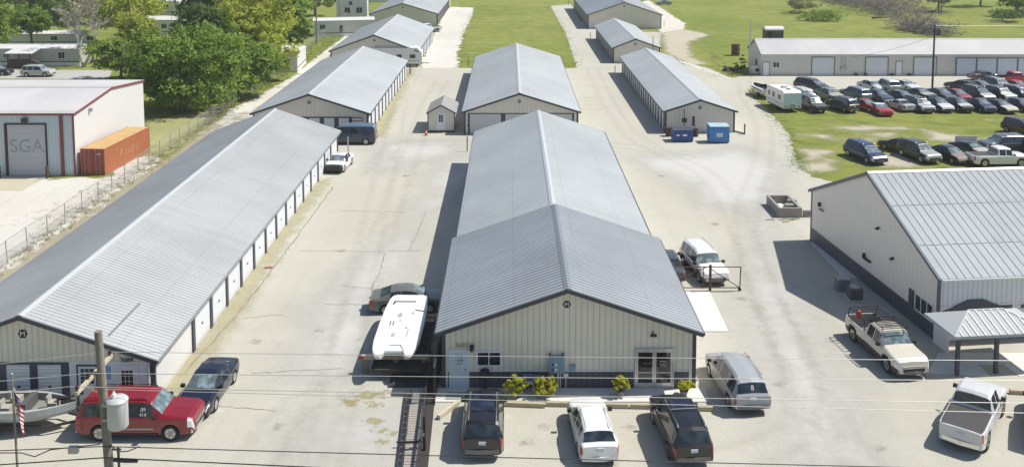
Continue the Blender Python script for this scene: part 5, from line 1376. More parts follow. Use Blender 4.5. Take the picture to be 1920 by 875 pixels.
# flag pole with drooping flag
def flagmat():
    m = bpy.data.materials.new('flag_cloth'); t, b = nodes(m)
    uv = t.nodes.new('ShaderNodeUVMap'); sp = t.nodes.new('ShaderNodeSeparateXYZ'); t.links.new(uv.outputs[0], sp.inputs[0])
    st = math_(t, 'GREATER_THAN', math_(t, 'FRACT', math_(t, 'MULTIPLY', sp.outputs[1], 6.5)), .5)
    c = mix_rgb(t, st, (.36,.02,.03), (.72,.71,.69))
    cant = math_(t, 'MULTIPLY', math_(t, 'LESS_THAN', sp.outputs[0], .4), math_(t, 'GREATER_THAN', sp.outputs[1], .46))
    c = mix_rgb(t, cant, c, (.03,.05,.17)); t.links.new(c, b.inputs['Base Color']); b.inputs['Roughness'].default_value = .8
    return m
fp = (-21.55, 37.0)
o = thing('flagpole', 'slim flagpole leaning slightly at the lower left', 'flagpole', (*fp, 0))
top = wx(22, 702, 37.0); base = wx(34, 893, 37.0); T0 = Vector((top[0]-fp[0], 0, top[2])); B0 = Vector((base[0]-fp[0], 0, 0))
MB().tube([B0, T0], [.055,.04], 8).build('pole_shaft', WOOD, o, 40); MB().lathe([(.01,0),(.05,.04),(.01,.09)], tuple(T0), 8).build('finial', STEEL, o)
nu, nv = 14, 12; b = MB(); uvs = []
fl = T0.lerp(B0, .14)
for j in range(nv+1):
    for i in range(nu+1):
        u, v = i/nu, j/nv           # u along the fly, v up the hoist; hanging limp: the fly falls steeply
        pole = fl.lerp(T0.lerp(B0, .14+.20), 1-v)
        x = .05+.30*u**.8+.04*math.sin(v*5+u*3); z = -.95*u**1.15; y = .10*math.sin(u*13+v*2)*u+.04
        b.v.append((pole.x+x, pole.y+y, pole.z+z)); uvs.append((u, v))
for j in range(nv):
    for i in range(nu): k = j*(nu+1)+i; b.f.append((k,k+1,k+nu+2,k+nu+1)); b.m.append(0)
me = b.mesh('flag', flagmat(), 60); ul = me.uv_layers.new(name='UVMap')
for l in me.loops: ul.data[l.index].uv = uvs[l.vertex_index]
fo = bpy.data.objects.new('flag', me); COL.objects.link(fo); fo.location = (*fp, 0); tag(fo, 'limp striped american flag hanging on the slim flagpole', 'flag')
# other poles
def pole(label, px, base, top, r=.13, mat=POLEW, arm=None, name='utility_pole'):
    p = G(px, base); z = zy(top, p[1]); o = thing(name, label, 'pole', (*p, 0))
    MB().tube([(0,0,-.2),(0,0,z)], [r, r*.75], 8).build('pole_shaft', mat, o, 40)
    if arm: arm(o, z)
    return p, z
def lamp_arm(o, z):
    b = MB(); b.tube([(0,0,z-.3),(.9,-.3,z-.1)], .04, 6); b.lathe([(.1,0),(.22,-.08),(.05,-.2)], (.95,-.3,z), 10); b.build('lamp_head', STEEL, o)
p1 = pole('dark wooden pole standing among the parked cars', 1748, 166, 47, .16, BROWN)
pole('thin pale pole at the left gable of the workshop', 1405, 140, 38, .10, STEEL)
pole('tall pole on the grass verge by the mobile homes', 594, 83, -30, .15)
pole('grey street lamp pole before the small dark tree', 543, 106, 46, .11, STEEL, lamp_arm, 'street_lamp')
pole('dark pole at the top right beyond the brush heap', 1765, 27, -20, .13, BROWN)
pole('slim pole behind the fence by the far mobile home', 637, 50, -5, .10)
pole('slim pole far up the fence line', 684, 12, -20, .10)
wire('thin wire from the dark lot pole to the right', [(p1[0][0], p1[0][1], p1[1]-.1), (p1[0][0]+40, p1[0][1]+14, p1[1]-1.0)], .022, ALU, .3)
wire('thin slack wire to the workshop wall', [(p1[0][0], p1[0][1], p1[1]-1.6), (G(1590,140)[0], 140.8, 3.0)], .02, DWIRE, 1.2)
p = G(1190, 118); o = tag(MB().tube([(p[0]+3,p[1]-.6,0),(p[0]+3,p[1]-.6,4.6)], .06, 6).build('vent_mast', DSTEEL), 'slim mast at the gable of the small storage building', 'mast')
def post(label, px, base, h, r=.06, mat=RUSTY):
    p = G(px, base); tag(MB().tube([(p[0],p[1],0),(p[0],p[1],h)], r, 8).build('guard_post', mat), label, 'post', 'guard posts at building corners')
post('rusty guard post at the rear corner of the dumpster building', 1153, 137, 1.2); post('rusty guard post at the corner of the small storage building', 1107, 72, 1.3)
post('guard post by the corner of the middle storage building', 878, 124, 1.3); post('guard post left of the office rear roof', 876, 284, 1.6); post('pale guard post behind the white torn nosed car', 653, 292, 2.0, .07, STEEL)
post('guard post below the travel trailer', 769, 139, 1.5, .09, BROWN); post('guard post by the wide far storage building', 1245, 52, 1.5); post('thin post at the far left corner of the wide storage building', 1066, 11, 1.8)
post('guard post at the near end of second storage building on fence side', 815, 62, 1.4)
# ---------------- other objects ----------------
# orange container
a = Vector(G(150, 330)); c = Vector(G(197, 329)); e_ = Vector(G(281, 283)); d = (e_-c); ang = math.atan2(d.y, d.x)-math.pi/2
o = thing('shipping_container', 'orange shipping container beside the white warehouse wall', 'container', (c.x, c.y, 0), ang)
CL, CW, CH = d.length, 2.35, 2.55
ORG = panel('orange_corrugated', (.42,.14,.06), pitch=.28, depth=.035, var=.14, groove=(.34,.12,.05,.4), width=.25); REDO = panel('red_container_door', (.30,.055,.035), pitch=.5, depth=.02, var=.15, width=.08)
MB().box(-CW,0,.06,CL,.15,CH-.05).build('body', ORG, o)
MB().box(-CW+.02,-.02,.05,CL-.02,CH-.049,CH).build('roof', plain('rusty_roof', (.52,.34,.14), .7, var=.22, scale=1.2), o)
b = MB()
for x in (-CW-.02, -.08):
    for y in (0.0, CL-.1): b.box(x,x+.10,y,y+.12,0,CH+.02)
for x in (-CW-.03, -.07): b.box(x,x+.10,.12,CL-.1,.02,.15); b.box(x,x+.10,.12,CL-.1,CH-.06,CH+.01)
b.box(-CW+.08,-.08,.0,.08,CH-.09,CH+.02); b.box(-CW+.08,-.08,.0,.08,.0,.12); b.build('corner_frame', plain('orange_frame', (.42,.14,.06), .6), o)
for x0, x1 in ((-CW+.1,-CW/2-.01),(-CW/2+.01,-.1)):
    dr = MB().box(x0,x1,.0,.055,.13,CH-.1).build('door', REDO, o)
    b = MB()
    for q in (.3,.7): x = x0+(x1-x0)*q; b.tube([(x,-.03,.15),(x,-.03,CH-.12)], .022, 6)
    b.build('lock_rod', STEEL, dr)
MB().box(-.75,-.3,-.012,-.002,2.0,2.12).build('marking', plain('pale_marking', (.62,.55,.48), .6), o)
text('P andra', 1.25, plain('faded_orange_lettering', (.50,.25,.13), .7, var=.3), o, (.012, CL*.52, 1.3), (R(90), 0, R(90)), name='lettering', extrude=.004)
# travel trailers and boats
CAMPW = plain('camper_white', (.72,.72,.70), .4, var=.05)
def camper(label, p, ang, L=6.2, W=2.4, Hh=2.75, aqua=True, dark=False):
    o = thing('camper_trailer', label, 'camper trailer', (*p, 0), R(ang))
    prof = [(-L/2,.55),(-L/2-.02,Hh-.25),(-L/2+.2,Hh),(L/2-.75,Hh),(L/2-.1,Hh-.75),(L/2,1.35),(L/2-.35,.55)]
    b = MB(); n = len(prof)
    for s_ in (1,-1): f = [(x,s_*W/2,z) for x,z in prof]; b.face(f if s_ < 0 else f[::-1])
    for i in range(n): (x0,z0),(x1,z1) = prof[i],prof[(i+1)%n]; b.face([(x0,-W/2,z0),(x0,W/2,z0),(x1,W/2,z1),(x1,-W/2,z1)])
    b.build('body', CAMPW, o)
    MB().box(-L/2-.03,-L/2-.021,-W/2+.06,W/2-.06,.62,Hh-.32).build('rear_panel', plain('pale_aqua_panel' if aqua else 'grey_rear_panel', (.52,.66,.67) if aqua else (.45,.45,.45), .4, var=.05), o)
    for s_ in (1,-1):
        for x0,x1 in ((-L*.36,-L*.2),(-.1,.7),(L*.25,L*.36)): MB().box(x0,x1,s_*(W/2+.004) if s_>0 else -W/2-.02,s_*(W/2+.02) if s_>0 else -W/2-.004,1.5,2.1).build('window', GLASS, o)
        MB().lathe([(.2,-.08),(.33,-.08),(.33,.08),(.2,.08)], (-.35,s_*(W/2-.2),.33), 16, axis='y').build('wheel', RUBBER, o, 40)
        MB().box(-L/2+.1,L/2-.4,s_*(W/2+.003) if s_>0 else -W/2-.012,s_*(W/2+.012) if s_>0 else -W/2-.003,1.02,1.14).build('stripe', plain('grey_stripe', (.30,.34,.38), .5), o)
    MB().box(-.5,.1,-.3,.3,Hh+.002,Hh+.22).build('roof_unit', plain('roof_unit_white', (.62,.62,.6), .5), o)
    MB().box(-L*.3,-L*.3+.4,-.2,.2,Hh+.002,Hh+.08).build('roof_vent', BLACK, o)
    MB().lathe([(.1,-.1),(.32,-.1),(.34,0),(.32,.09),(.1,.09)], (-L/2-.14,0,.85), 16, axis='x').build('spare_wheel', plain('spare_cover', (.35,.36,.37), .5), o, 40)
    for s_ in (1,-1): MB().box(-L/2-.05,-L/2-.031,s_*(W/2-.3)-.12,s_*(W/2-.3)+.12,.72,.84).build('tail_light', REDL, o)
    MB().bar((L/2-.4,0,.5),(L/2+1.1,0,.5),.12,.1).build('drawbar', DSTEEL, o)
    MB().box(-L/2+.1,L/2-.5,-W/2+.1,W/2-.1,.40,.549).build('chassis', BLACK, o)
p = G(1468, 203); camper('white camper trailer with aqua rear panel at the edge of the grass', p, 97, 5.6)
p = G(742, 124); camper('silver white travel trailer parked across the storage building gable', (p[0]+.4, p[1]), 2, 8.2, 2.5, 3.2, False)
HULL = plain('hull_white', (.76,.76,.77), .3, var=.05)
def hull(b, L, W, Hh, m=0, deck=1, n=14):
    """open boat hull, bow to +x"""
    secs = []
    for i in range(n+1):
        t = i/n; x = -L/2+L*t; wv = W/2*(1-max(0,(t-.45)/.55)**2.2*.97); k = .15+.5*max(0,(t-.6)/.4)**2
        z1 = Hh*(1+.12*t); secs.append([(x,0,k*Hh*.6),(x,wv*.75,k*Hh*.8+.08),(x,wv,Hh*.62),(x,wv*1.02,z1),(x,wv*.84,z1+.01),(x,wv*.78,Hh*.62),(x,0,Hh*.58)])
    for i in range(n):
        for s_ in (1,-1):
            for j in range(6):
                q = [secs[i][j],secs[i+1][j],secs[i+1][j+1],secs[i][j+1]]; q = [(x,s_*y,z) for x,y,z in q]
                b.face(q if s_ > 0 else q[::-1], m if j < 4 else deck)
    s0 = secs[0]; b.face([(x,y,z) for x,y,z in s0]+[(x,-y,z) for x,y,z in reversed(s0[1:-1])], m)
def boat_trailer(o, L, W):
    b = MB(); b.bar((-L*.4,-W*.35,.38),(L*.3,-W*.35,.38),.09,.1); b.bar((-L*.4,W*.35,.38),(L*.3,W*.35,.38),.09,.1)
    b.bar((L*.3,-W*.35,.38),(L*.62,0,.42),.09,.1); b.bar((L*.3,W*.35,.38),(L*.62,0,.42),.09,.1); b.bar((L*.62,0,.42),(L*.72,0,.42),.08,.08)
    b.bar((-L*.2,-W*.5,.36),(-L*.2,W*.5,.36),.08,.08); b.bar((L*.55,0,.42),(L*.5,0,1.0),.07,.07); b.build('frame', DSTEEL, o)
    for s_ in (1,-1):
        MB().lathe([(.16,-.09),(.30,-.09),(.30,.09),(.16,.09)], (-L*.2,s_*W*.52,.30), 16, axis='y').build('wheel', RUBBER, o, 40)
        MB().box(-L*.2-.4,-L*.2+.4,s_*W*.52-.12,s_*W*.52+.12,.64,.69).build('fender', BLACK, o)
# bass boat behind the red suv
bp = (-23.4, 41.9)
o = thing('boat_trailer', 'dark boat trailer hitched behind the red suv', 'boat trailer', (*bp, .012)); boat_trailer(o, 5.2, 2.0)
o = thing('bass_boat', 'grey green fishing boat with seats and motor on trailer at lower left', 'boat', (*bp, .48))
b = MB(); hull(b, 5.2, 2.05, .72); b.build('hull', [plain('boat_grey', (.40,.42,.41), .35, var=.08), plain('boat_deck', (.24,.235,.21), .8, var=.12)], o, 35)
for x, y in ((-.5,.45),(-.5,-.45),(1.5,0)):
    s_ = MB().box(x-.22,x+.22,y-.22,y+.22,.50,.80).build('seat', plain('boat_seat', (.38,.36,.31), .7), o); MB().box(x-.28,x-.18,y-.2,y+.2,.80,1.1).build('backrest', MATS[('plain','boat_seat')], s_)
MB().box(.15,.45,-.6,.6,.46,.95).build('console', plain('boat_console', (.10,.10,.10), .5), o); 
b = MB(); b.box(-2.95,-2.62,-.16,.16,.35,1.15); b.box(-2.9,-2.7,-.05,.05,-.2,.35); b.build('outboard_motor', BLACK, o)
b = MB(); b.bar((2.1,0,.9),(2.75,.25,1.1),.06,.06); b.box(1.7,2.2,-.1,.12,.9,1.02); b.lathe([(.03,0),(.09,.03),(.09,.2),(.03,.24)], (2.75,.25,1.0), 8); b.build('trolling_motor', BLACK, o)
p = G(1428, 180); o = thing('boat_trailer', 'small trailer under the white speedboat', 'boat trailer', (*p, 0), R(100)); boat_trailer(o, 5.0, 1.9)
o = thing('speedboat', 'white open speedboat with dark stripe left of the camper', 'boat', (*p, .5), R(100))
b = MB(); hull(b, 5.2, 2.1, .85); b.build('hull', [HULL, plain('speedboat_inside', (.07,.07,.07), .7)], o, 35)
b = MB(); b.box(-.1,.05,-.7,.7,.8,1.15); b.build('windscreen', GLASS, o); MB().box(-2.85,-2.55,-.18,.18,.4,1.2).build('outboard_motor', BLACK, o); 
for s_ in (1,-1): MB().box(-2.3,1.2,s_*1.075-.012,s_*1.075+.012,.62,.74).build('stripe', BLACK, o)
# white upturned pontoon boat top on timber supports
z = 1.55
q = [Vector((*G(x, y, z), z)) for x, y in ((694,664),(776,666),(808,553),(731,550))]
cen = sum(q, Vector())/4; ax = ((q[2]+q[3])/2-(q[0]+q[1])/2); Lb = ax.length; Wb = (q[1]-q[0]).length*.5+(q[2]-q[3]).length*.5; an = math.atan2(ax.y, ax.x)
o = thing('boat_hull', 'white upturned boat hull resting on timber supports beside the office', 'boat hull', (cen.x, cen.y, 0), an)
pf = [(-.5,-.28),(-.5,-.37),(-.475,-.42),(-.40,-.485),(-.28,-.52),(0,-.525),(.25,-.51),(.42,-.47),(.48,-.42),(.5,-.34),(.5,.34),(.48,.42),(.42,.47),(.25,.51),(0,.525),(-.28,.52),(-.40,.485),(-.475,.42),(-.5,.37),(-.5,.28),(-.435,.20),(-.435,-.20)]
b = MB()
lay = [(.90,z-.42),(.97,z-.30),(1.0,z-.16),(1.0,z-.08),(.99,z-.015),(.97,z)]
ring = [[(x*Lb*k,y*Wb*k,zz) for x,y in pf] for k, zz in lay]
for i in range(len(lay)-1):
    for j in range(len(pf)): j2 = (j+1)%len(pf); b.face([ring[i][j],ring[i][j2],ring[i+1][j2],ring[i+1][j]])
b.face(ring[-1]); b.face(ring[0][::-1]); b.build('hull', HULL, o, 35)
b = MB(); b.bar((-.44*Lb,-.24*Wb,z+.01),(-.36*Lb,-.14*Wb,z+.04),.05,.05); b.bar((-.44*Lb,.24*Wb,z+.01),(-.36*Lb,.14*Wb,z+.04),.05,.05); b.bar((-.36*Lb,-.14*Wb,z+.04),(-.36*Lb,.14*Wb,z+.04),.05,.05); b.build('moulding', WHITE, o)
b = MB(); b.bar((.36*Lb,-.2*Wb,z+.02),(.36*Lb,.34*Wb,z+.02),.06,.04); b.bar((.36*Lb,.30*Wb,z+.03),(.31*Lb,.34*Wb,z+.03),.06,.06)
b.box(-.05*Lb,.02*Lb,.18*Wb,.20*Wb,z+.002,z+.02); b.box(-.05*Lb,.02*Lb,.25*Wb,.27*Wb,z+.002,z+.02); b.box(-.24*Lb,-.10*Lb,-.2*Wb,-.19*Wb,z+.002,z+.01); b.bar((.19*Lb,-.46*Wb,z+.02),(.21*Lb,-.24*Wb,z+.02),.05,.03)
b.lathe([(.05,0),(.05,.03)], (-.09*Lb,-.14*Wb,z), 10); b.build('slot', BROWN, o)
SC = plain('scuffed_hull', (.42,.41,.40), .6, var=.3, scale=7)
for k, (x, y, rx, ry) in enumerate(((.12,.1,.35,.16),(-.2,.12,.3,.14),(.03,.05,.15,.1),(.16,-.2,.2,.09))):
    b = MB(); rr = random.Random(k); b.face([(x*Lb+rx*math.cos(a)*rr.uniform(.6,1.1), y*Wb+ry*math.sin(a)*rr.uniform(.6,1.1), z+.004) for a in [i*.52 for i in range(12)]]); b.build('scuff', SC, o)
def bo(u, v, zz): p = Vector((cen.x, cen.y, 0))+Matrix.Rotation(an, 3, 'Z') @ Vector((u, v, 0)); return (p.x, p.y, zz)
yb = 46.95
tr = thing('timber_trestle', 'yellow timber beam on posts under the stern of the white hull', 'trestle', (-6.1, yb+.2, 0))
MB().box(-1.85,1.75,-.10,.10,.78,.98).build('beam', TIMBER, tr)
for x in (-1.65, .0, 1.55): MB().box(x-.16,x+.16,-.09,.09,.0,.779).build('post', WOOD, tr)
MB().box(-1.98,-1.72,-.14,-.102,.82,.95).build('reflector', REDL, tr)
tr = thing('timber_trestle', 'timber beam under the bow of the white hull', 'trestle', (cen.x+.5, cen.y+2.2, 0))
MB().box(-1.9,1.6,-.1,.1,.80,1.0).build('beam', TIMBER, tr)
for x in (-1.5,1.3): MB().box(x-.14,x+.14,-.09,.09,0,.799).build('post', WOOD, tr)
tr = thing('flatbed_trailer', 'low dark flatbed trailer under the white boat hull', 'trailer', (cen.x+.25, cen.y-.4, 0), an-R(90))
MB().box(-1.35,1.35,-3.2,2.6,.48,.60).build('deck', plain('dark_deck', (.06,.052,.045), .8, var=.3), tr)
for s_ in (1,-1):
    MB().box(s_*1.38-.05,s_*1.38+.05,-3.2,2.6,.44,.66).build('side_rail', DSTEEL, tr)
    for y in (-.6,.3): MB().lathe([(.2,-.1),(.36,-.1),(.36,.1),(.2,.1)], (s_*1.15,y,.37), 16, axis='x').build('wheel', RUBBER, tr, 40)
MB().bar((0,2.6,.5),(0,4.0,.5),.14,.12).build('drawbar', DSTEEL, tr)
# plank ramp, sliding gate and timber rail at the left of the office
a = Vector(G(783, 739)); c = Vector(G(768, 900)); d = (a-c); an2 = math.atan2(d.y, d.x)-math.pi/2; Lr = d.length
o = thing('plank_ramp', 'long plank ramp with dark steel rails leading down from the boat', 'ramp', (c.x, c.y, 0), an2)
for s_ in (-1,1): MB().box(s_*.36-.04,s_*.36+.04,0,Lr,.12,.24).build('rail', DSTEEL, o)
MB().box(-.60,-.54,0,Lr,.10,.2).build('outer_rail', DSTEEL, o)
b = MB(); rng = random.Random(2); n = int(Lr/.22)
for i in range(n): b.box(-.32+rng.uniform(-.02,.02),.32,i*.22,i*.22+.19,.14,.20)
b.build('planks', plain('pale_planks', (.36,.33,.29), .85, var=.25, scale=5), o)
MB().bar((-.75,Lr*.35,.27),(.45,Lr*.35,.27),.07,.06).build('cross_bar', DSTEEL, o)
for i in range(14): MB().box(-.54,-.405,.2+i*Lr/14,.25+i*Lr/14,.13,.17).build('rung', WOOD, o)
o = thing('shadow_plate', 'dark flat plate standing in for a shadow at the head of the plank ramp', 'plate', (-5.2, 46.0, 0)); MB().box(-1.1,1.0,-.45,.75,.05,.12).build('sheet', plain('shadow_dark', (.05,.05,.055), .6), o)  # dark sheet takes the place of a shadow from gate and trailer
for s_ in (-.8,.7): MB().box(s_-.08,s_+.08,-.4,.7,0,.05).build('shadow_plate_batten', WOOD, o)
o = thing('sliding_gate', 'low dark steel sliding gate lying along the ramp left of office', 'gate', (-4.15, 41.0, 0), R(1.6))
b = MB()
for z_ in (.12, .52): b.box(-.05,.05,-5.2,6.2,z_-.05,z_+.05)
for y in (-5.15,-2.3,.5,3.3,6.1): b.box(-.05,.05,y-.05,y+.05,.17,.47)
b.box(.06,.46,-5.4,5.6,.02,.10)  # flat dark strip covers the low track and the shadow beside it
b.build('frame', DSTEEL, o)
b = MB()
for i in range(75): y = -5.0+i*.148; b.box(-.012,.012,y,y+.05,.17,.47)
b.build('pickets', BLACK, o)
for y in (-1.2, 5.0): MB().box(.16,.28,y-.07,y+.07,.101,1.7).build('post', BLACK, o)
MB().box(.05,.24,-1.3,-1.1,.8,.95).build('roller', STEEL, o)
o = thing('fence_panel', 'dark steel fence panel between the gate and office corner', 'fence', (-3.78, 45.0, 0))
b = MB(); b.box(-.04,.04,-1.2,4.0,1.85,1.93); b.box(-.04,.04,-1.2,4.0,.1,.18)
for y in (-1.15,1.4,3.95): b.box(-.045,.045,y-.05,y+.05,0,1.98)
b.build('frame', DSTEEL, o); b = MB()
for i in range(36): b.box(-.012,.012,-1.05+i*.14,-1.0+i*.14,.18,1.85)
b.build('pickets', BLACK, o)
def timber(label, x0, y0, x1, y1, r=.11, mat=TIMBER, z=.12):
    a = GV(x0, y0); c = GV(x1, y1); a.z = c.z = z; b = MB(); b.bar(a, c, .2, .2); tag(b.build('parking_timber', mat), label, 'parking timber', 'timbers at the head of the parking bays')
timber('tan timber lying aslant left of the black suv', 822, 786, 860, 757, mat=plain('pale_timber', (.56,.50,.38), .8, var=.12))
timber('yellow timber between the first suv and golden shrub', 948, 760, 1022, 763); timber('yellow timber left of the white wagon nose', 1024, 760, 1074, 761)
timber('yellow timber right of the white wagon', 1136, 763, 1178, 764); timber('yellow timber before the second black suv', 1181, 764, 1220, 765); timber('yellow timber near the silver minivan', 1298, 768, 1336, 769)
timber('yellow kerb timber at the lower right edge', 1893, 737, 1960, 741)
# bench with sign, grill box, door mat
p = G(985, 731, .06); o = thing('bench', 'small white frame bench between the golden shrubs', 'bench', (*p, .062))
MB().box(-.42,.42,-.18,.18,.42,.46).build('seat', WHITE, o)
for x in (-.4,.4): MB().box(x-.025,x+.025,-.17,.17,0,.42).build('leg', WHITE, o)
o = tag(MB().box(p[0]-.1,p[0]+.50,p[1]+.06,p[1]+.1,.54,.90).build('yard_sign', SIGNBLUE), 'small blue sign leaning on the white bench', 'sign')
text('FOR RENT', .10, WHITE, o, (p[0]+.2, p[1]+.05, .72), name='lettering', extrude=.002)
p = G(909, 729, .06); o = thing('mail_box', 'black pedestal box below the office window', 'mailbox', (*p, .062))
b = MB(); b.box(-.05,.05,-.05,.05,0,.55); b.build('pedestal', BLACK, o); b = MB(); b.lathe([(.06,.5),(.2,.7),(.24,.95),(.26,1.0),(.2,1.04)], n=8); b.build('bowl', BLACK, o); MB().box(-.12,.12,-.12,.12,-.001,.03).build('foot', BLACK, o)
p = G(860, 742, .06); tag(MB().box(p[0]-.65,p[0]+.65,p[1]-.35,p[1]+.4,.064,.078).build('door_mat', plain('green_grey_mat', (.26,.33,.30), .9)), 'grey green mat before the pale blue door', 'door mat')
MAT = plain('dark_mat', (.07,.08,.10), .9)
# rusty pipe gate
GX, GY = 13.2, 58.0
o = thing('pipe_gate', 'rusty pipe gate with diagonal brace before the white suv', 'gate', (GX, GY, 0))
b = MB(); b.tube([(-3.2,0,1.62),(2.0,0,1.62)], .035, 6); b.tube([(-3.2,0,.22),(1.9,0,.22)], .035, 6); b.tube([(2.0,0,1.62),(1.95,0,.1)], .04, 6); b.tube([(0,0,1.5),(1.9,0,.25)], .03, 6); b.tube([(-.3,0,1.58),(-2.2,0,.8)], .03, 6)
b.tube([(-3.2,0,.8),(-.05,0,.8)], .02, 6); b.tube([(-.45,0,.22),(-.45,0,1.6)], .025, 6); b.build('frame', RUSTY, o)
MB().tube([(0,0,-.1),(0,0,1.75)], .09, 8).build('post', RUSTY, o); MB().lathe([(.04,-.04),(.11,-.04),(.11,.04),(.04,.04)], (1.95,0,.11), 10, axis='y').build('wheel', RUBBER, o)
# garden shed and cone
p = G(828, 248); o = thing('garden_shed', 'small tan garden shed with white door beside the middle storage building', 'shed', (p[0]-1.55, p[1], 0))
w_, L_, e0, r0 = 3.05, 5.6, 2.35, 3.2
b = MB(); pf = [(0,0,.2),(w_,0,.2),(w_,0,e0),(w_/2,0,r0),(0,0,e0)]; b.face(pf); b.face([(x,L_,zz) for x,_,zz in pf[::-1]]); b.face([(0,L_,.2),(0,0,.2),(0,0,e0),(0,L_,e0)]); b.face([(w_,0,.2),(w_,L_,.2),(w_,L_,e0),(w_,0,e0)]); b.build('wall', WALL, o)
b = MB(); sl = (r0-e0)/(w_/2)
for s_ in (-1,1):
    x0 = -.18 if s_<0 else w_+.18; q = [(x0,-.15,e0+.04-sl*.18),(w_/2,-.15,r0+.04),(w_/2,L_+.15,r0+.04),(x0,L_+.15,e0+.04-sl*.18)]; b.face(q if s_<0 else q[::-1]); b.face([(x,y,zz-.06) for x,y,zz in (q[::-1] if s_<0 else q)]); b.face([q[0],q[1],(q[1][0],q[1][1],q[1][2]-.06),(q[0][0],q[0][1],q[0][2]-.06)])
b.build('roof', plain('grey_shingle', (.30,.295,.28), .85, var=.2, scale=9), o)
for s_ in (-1,1): b = MB(); b.bar((-.18 if s_<0 else w_+.18,-.17,e0-.07-sl*.18),(w_/2,-.17,r0-.05),.04,.12); b.build('rake_trim', NAVY, o)
for x in (.0, w_): MB().box(x-.06,x+.06,-.03,.05,.2,e0-.05).build('corner_trim', NAVY, o)
for y in (0.0, 2.7): b = MB().box(.05,w_-.05,y,y+.25,0,.199).build('skid', DSTEEL, o)
dr = MB().box(.98,1.95,-.04,-.005,.25,2.2).build('door', DOORP, o); MB().box(1.22,1.72,-.05,-.041,1.2,2.02).build('pane', GLASS, dr)
b = MB(); b.box(1.45,1.48,-.056,-.051,1.2,2.02); b.box(1.22,1.72,-.0565,-.0511,1.46,1.48); b.box(1.22,1.72,-.0565,-.0511,1.74,1.76); b.build('muntin', WHITE, dr); MB().box(1.84,1.9,-.09,-.041,1.05,1.15).build('handle', STEEL, dr)
p = G(799, 254); o = thing('traffic_cone', 'orange traffic cone at the corner of the garden shed', 'cone', (*p, 0)); MB().box(-.2,.2,-.2,.2,0,.05).build('base', plain('cone_orange', (.62,.12,.03), .5), o); MB().lathe([(.16,.05),(.03,.75)], n=12).build('body', MATS[('plain','cone_orange')], o, 40); MB().lathe([(.118,.34),(.092,.5)], n=12).build('band', WHITE, o, 40)
# dumpsters, barrels
def dumpster(label, px, base, col, lidc, w_=2.2, d_=1.5, h=1.35, slope=False, tall=False, marks=True):
    p = G(px, base); o = thing('dumpster', label, 'dumpster', (*p, 0), 0); m = plain(label[:14], col, .5, var=.15)
    hf = h*(.82 if slope else .95); b = MB()
    pf = [(0,.12),(d_,.12),(d_,h),(0,hf)]
    for x, fl in ((-w_/2,1),(w_/2,0)): f = [(x,y,zz) for y,zz in pf]; b.face(f[::-1] if fl else f)
    b.face([(-w_/2,0,.12),(w_/2,0,.12),(w_/2,0,hf),(-w_/2,0,hf)]); b.face([(-w_/2,d_,.12),(-w_/2,d_,h),(w_/2,d_,h),(w_/2,d_,.12)]); b.face([(-w_/2,0,.12),(-w_/2,d_,.12),(w_/2,d_,.12),(w_/2,0,.12)]); b.build('body', m, o)
    b = MB(); n = 12
    for i in range(n): x = -w_/2+i*w_/n; b.add([(x+.01,-.05,hf+.02),(x+w_/n-.01,-.05,hf+.02),(x+w_/n-.01,d_+.03,h+.03),(x+.01,d_+.03,h+.03),(x+.01,-.05,hf+.07),(x+w_/n-.01,-.05,hf+.07),(x+w_/n-.01,d_+.03,h+.08),(x+.01,d_+.03,h+.08)], [(0,3,2,1),(4,5,6,7),(0,1,5,4),(1,2,6,5),(2,3,7,6),(3,0,4,7)])
    b.build('lid', plain(label[:10]+' lid', lidc, .5), o)
    for x in (-w_/2-.09, w_/2+.0): MB().box(x,x+.09,.3,d_-.3,.55,.75).build('fork_pocket', m, o)
    b = MB(); [b.box(x,x+.2,.1,.3,0,.12) for x in (-w_/2+.1,w_/2-.3)]; [b.box(x,x+.2,d_-.3,d_-.1,0,.12) for x in (-w_/2+.1,w_/2-.3)]; b.build('caster', BLACK, o)
    b = MB(); b.box(-w_/2-.03,w_/2+.03,-.03,-.002,hf-.12,hf-.02); b.box(-w_/2,w_/2,-.03,-.002,.14,.24); b.build('rim_bar', m, o)
    if marks == 1:
        MB().box(-.75,-.4,-.012,-.004,.72,.86).build('sticker', WHITE, o); MB().box(-.05,.42,-.012,-.004,.70,.88).build('sticker', WHITE, o)
    else: MB().box(-.35,.35,-.012,-.004,.72,1.15).build('sticker', plain('pale_sticker', (.52,.62,.66), .5), o)
dumpster('dark blue dumpster with slatted lid at the storage gable', 1281, 267, (.018,.065,.25), (.07,.08,.13))
dumpster('bright blue dumpster with pale lid at the storage gable', 1349, 269, (.05,.21,.52), (.42,.60,.66), 2.15, 1.4, 1.9, marks=2)
def barrel(label, px, base, mat, h=.9, r=.3, name='barrel'):
    p = G(px, base); o = thing(name, label, 'barrel', (*p, 0)); MB().lathe([(r,0),(r,h*.3),(r*1.04,h*.33),(r,h*.36),(r,h*.63),(r*1.04,h*.66),(r,h*.69),(r,h)], n=16).build('body', mat, o, 40); MB().lathe([(r*1.03,h),(r*1.03,h+.03),(r*.9,h+.03)], n=16).build('lid', DSTEEL, o)
barrel('brown barrel right of the dark blue dumpster', 1304, 256, BROWN); barrel('rusty barrel left of the dark blue dumpster', 1255, 255, RUSTY, .95, .42)
barrel('tall rusty barrel standing alone on the far lawn', 1379, 104, RUSTY, 2.0, .75)
p = G(1281, 250); o = thing('pallet_jack', 'dark upright frame leaning behind the dark blue dumpster', 'frame', (p[0], p[1]-.6, 0)); b = MB(); b.tube([(0,0,0),(0,.1,2.9)], .05, 6); b.box(-.25,.25,-.1,.1,1.4,1.9); b.build('mast', DSTEEL, o); b = MB(); b.box(.9,1.15,-.1,.1,1.0,2.1); b.build('upright', DSTEEL, o)
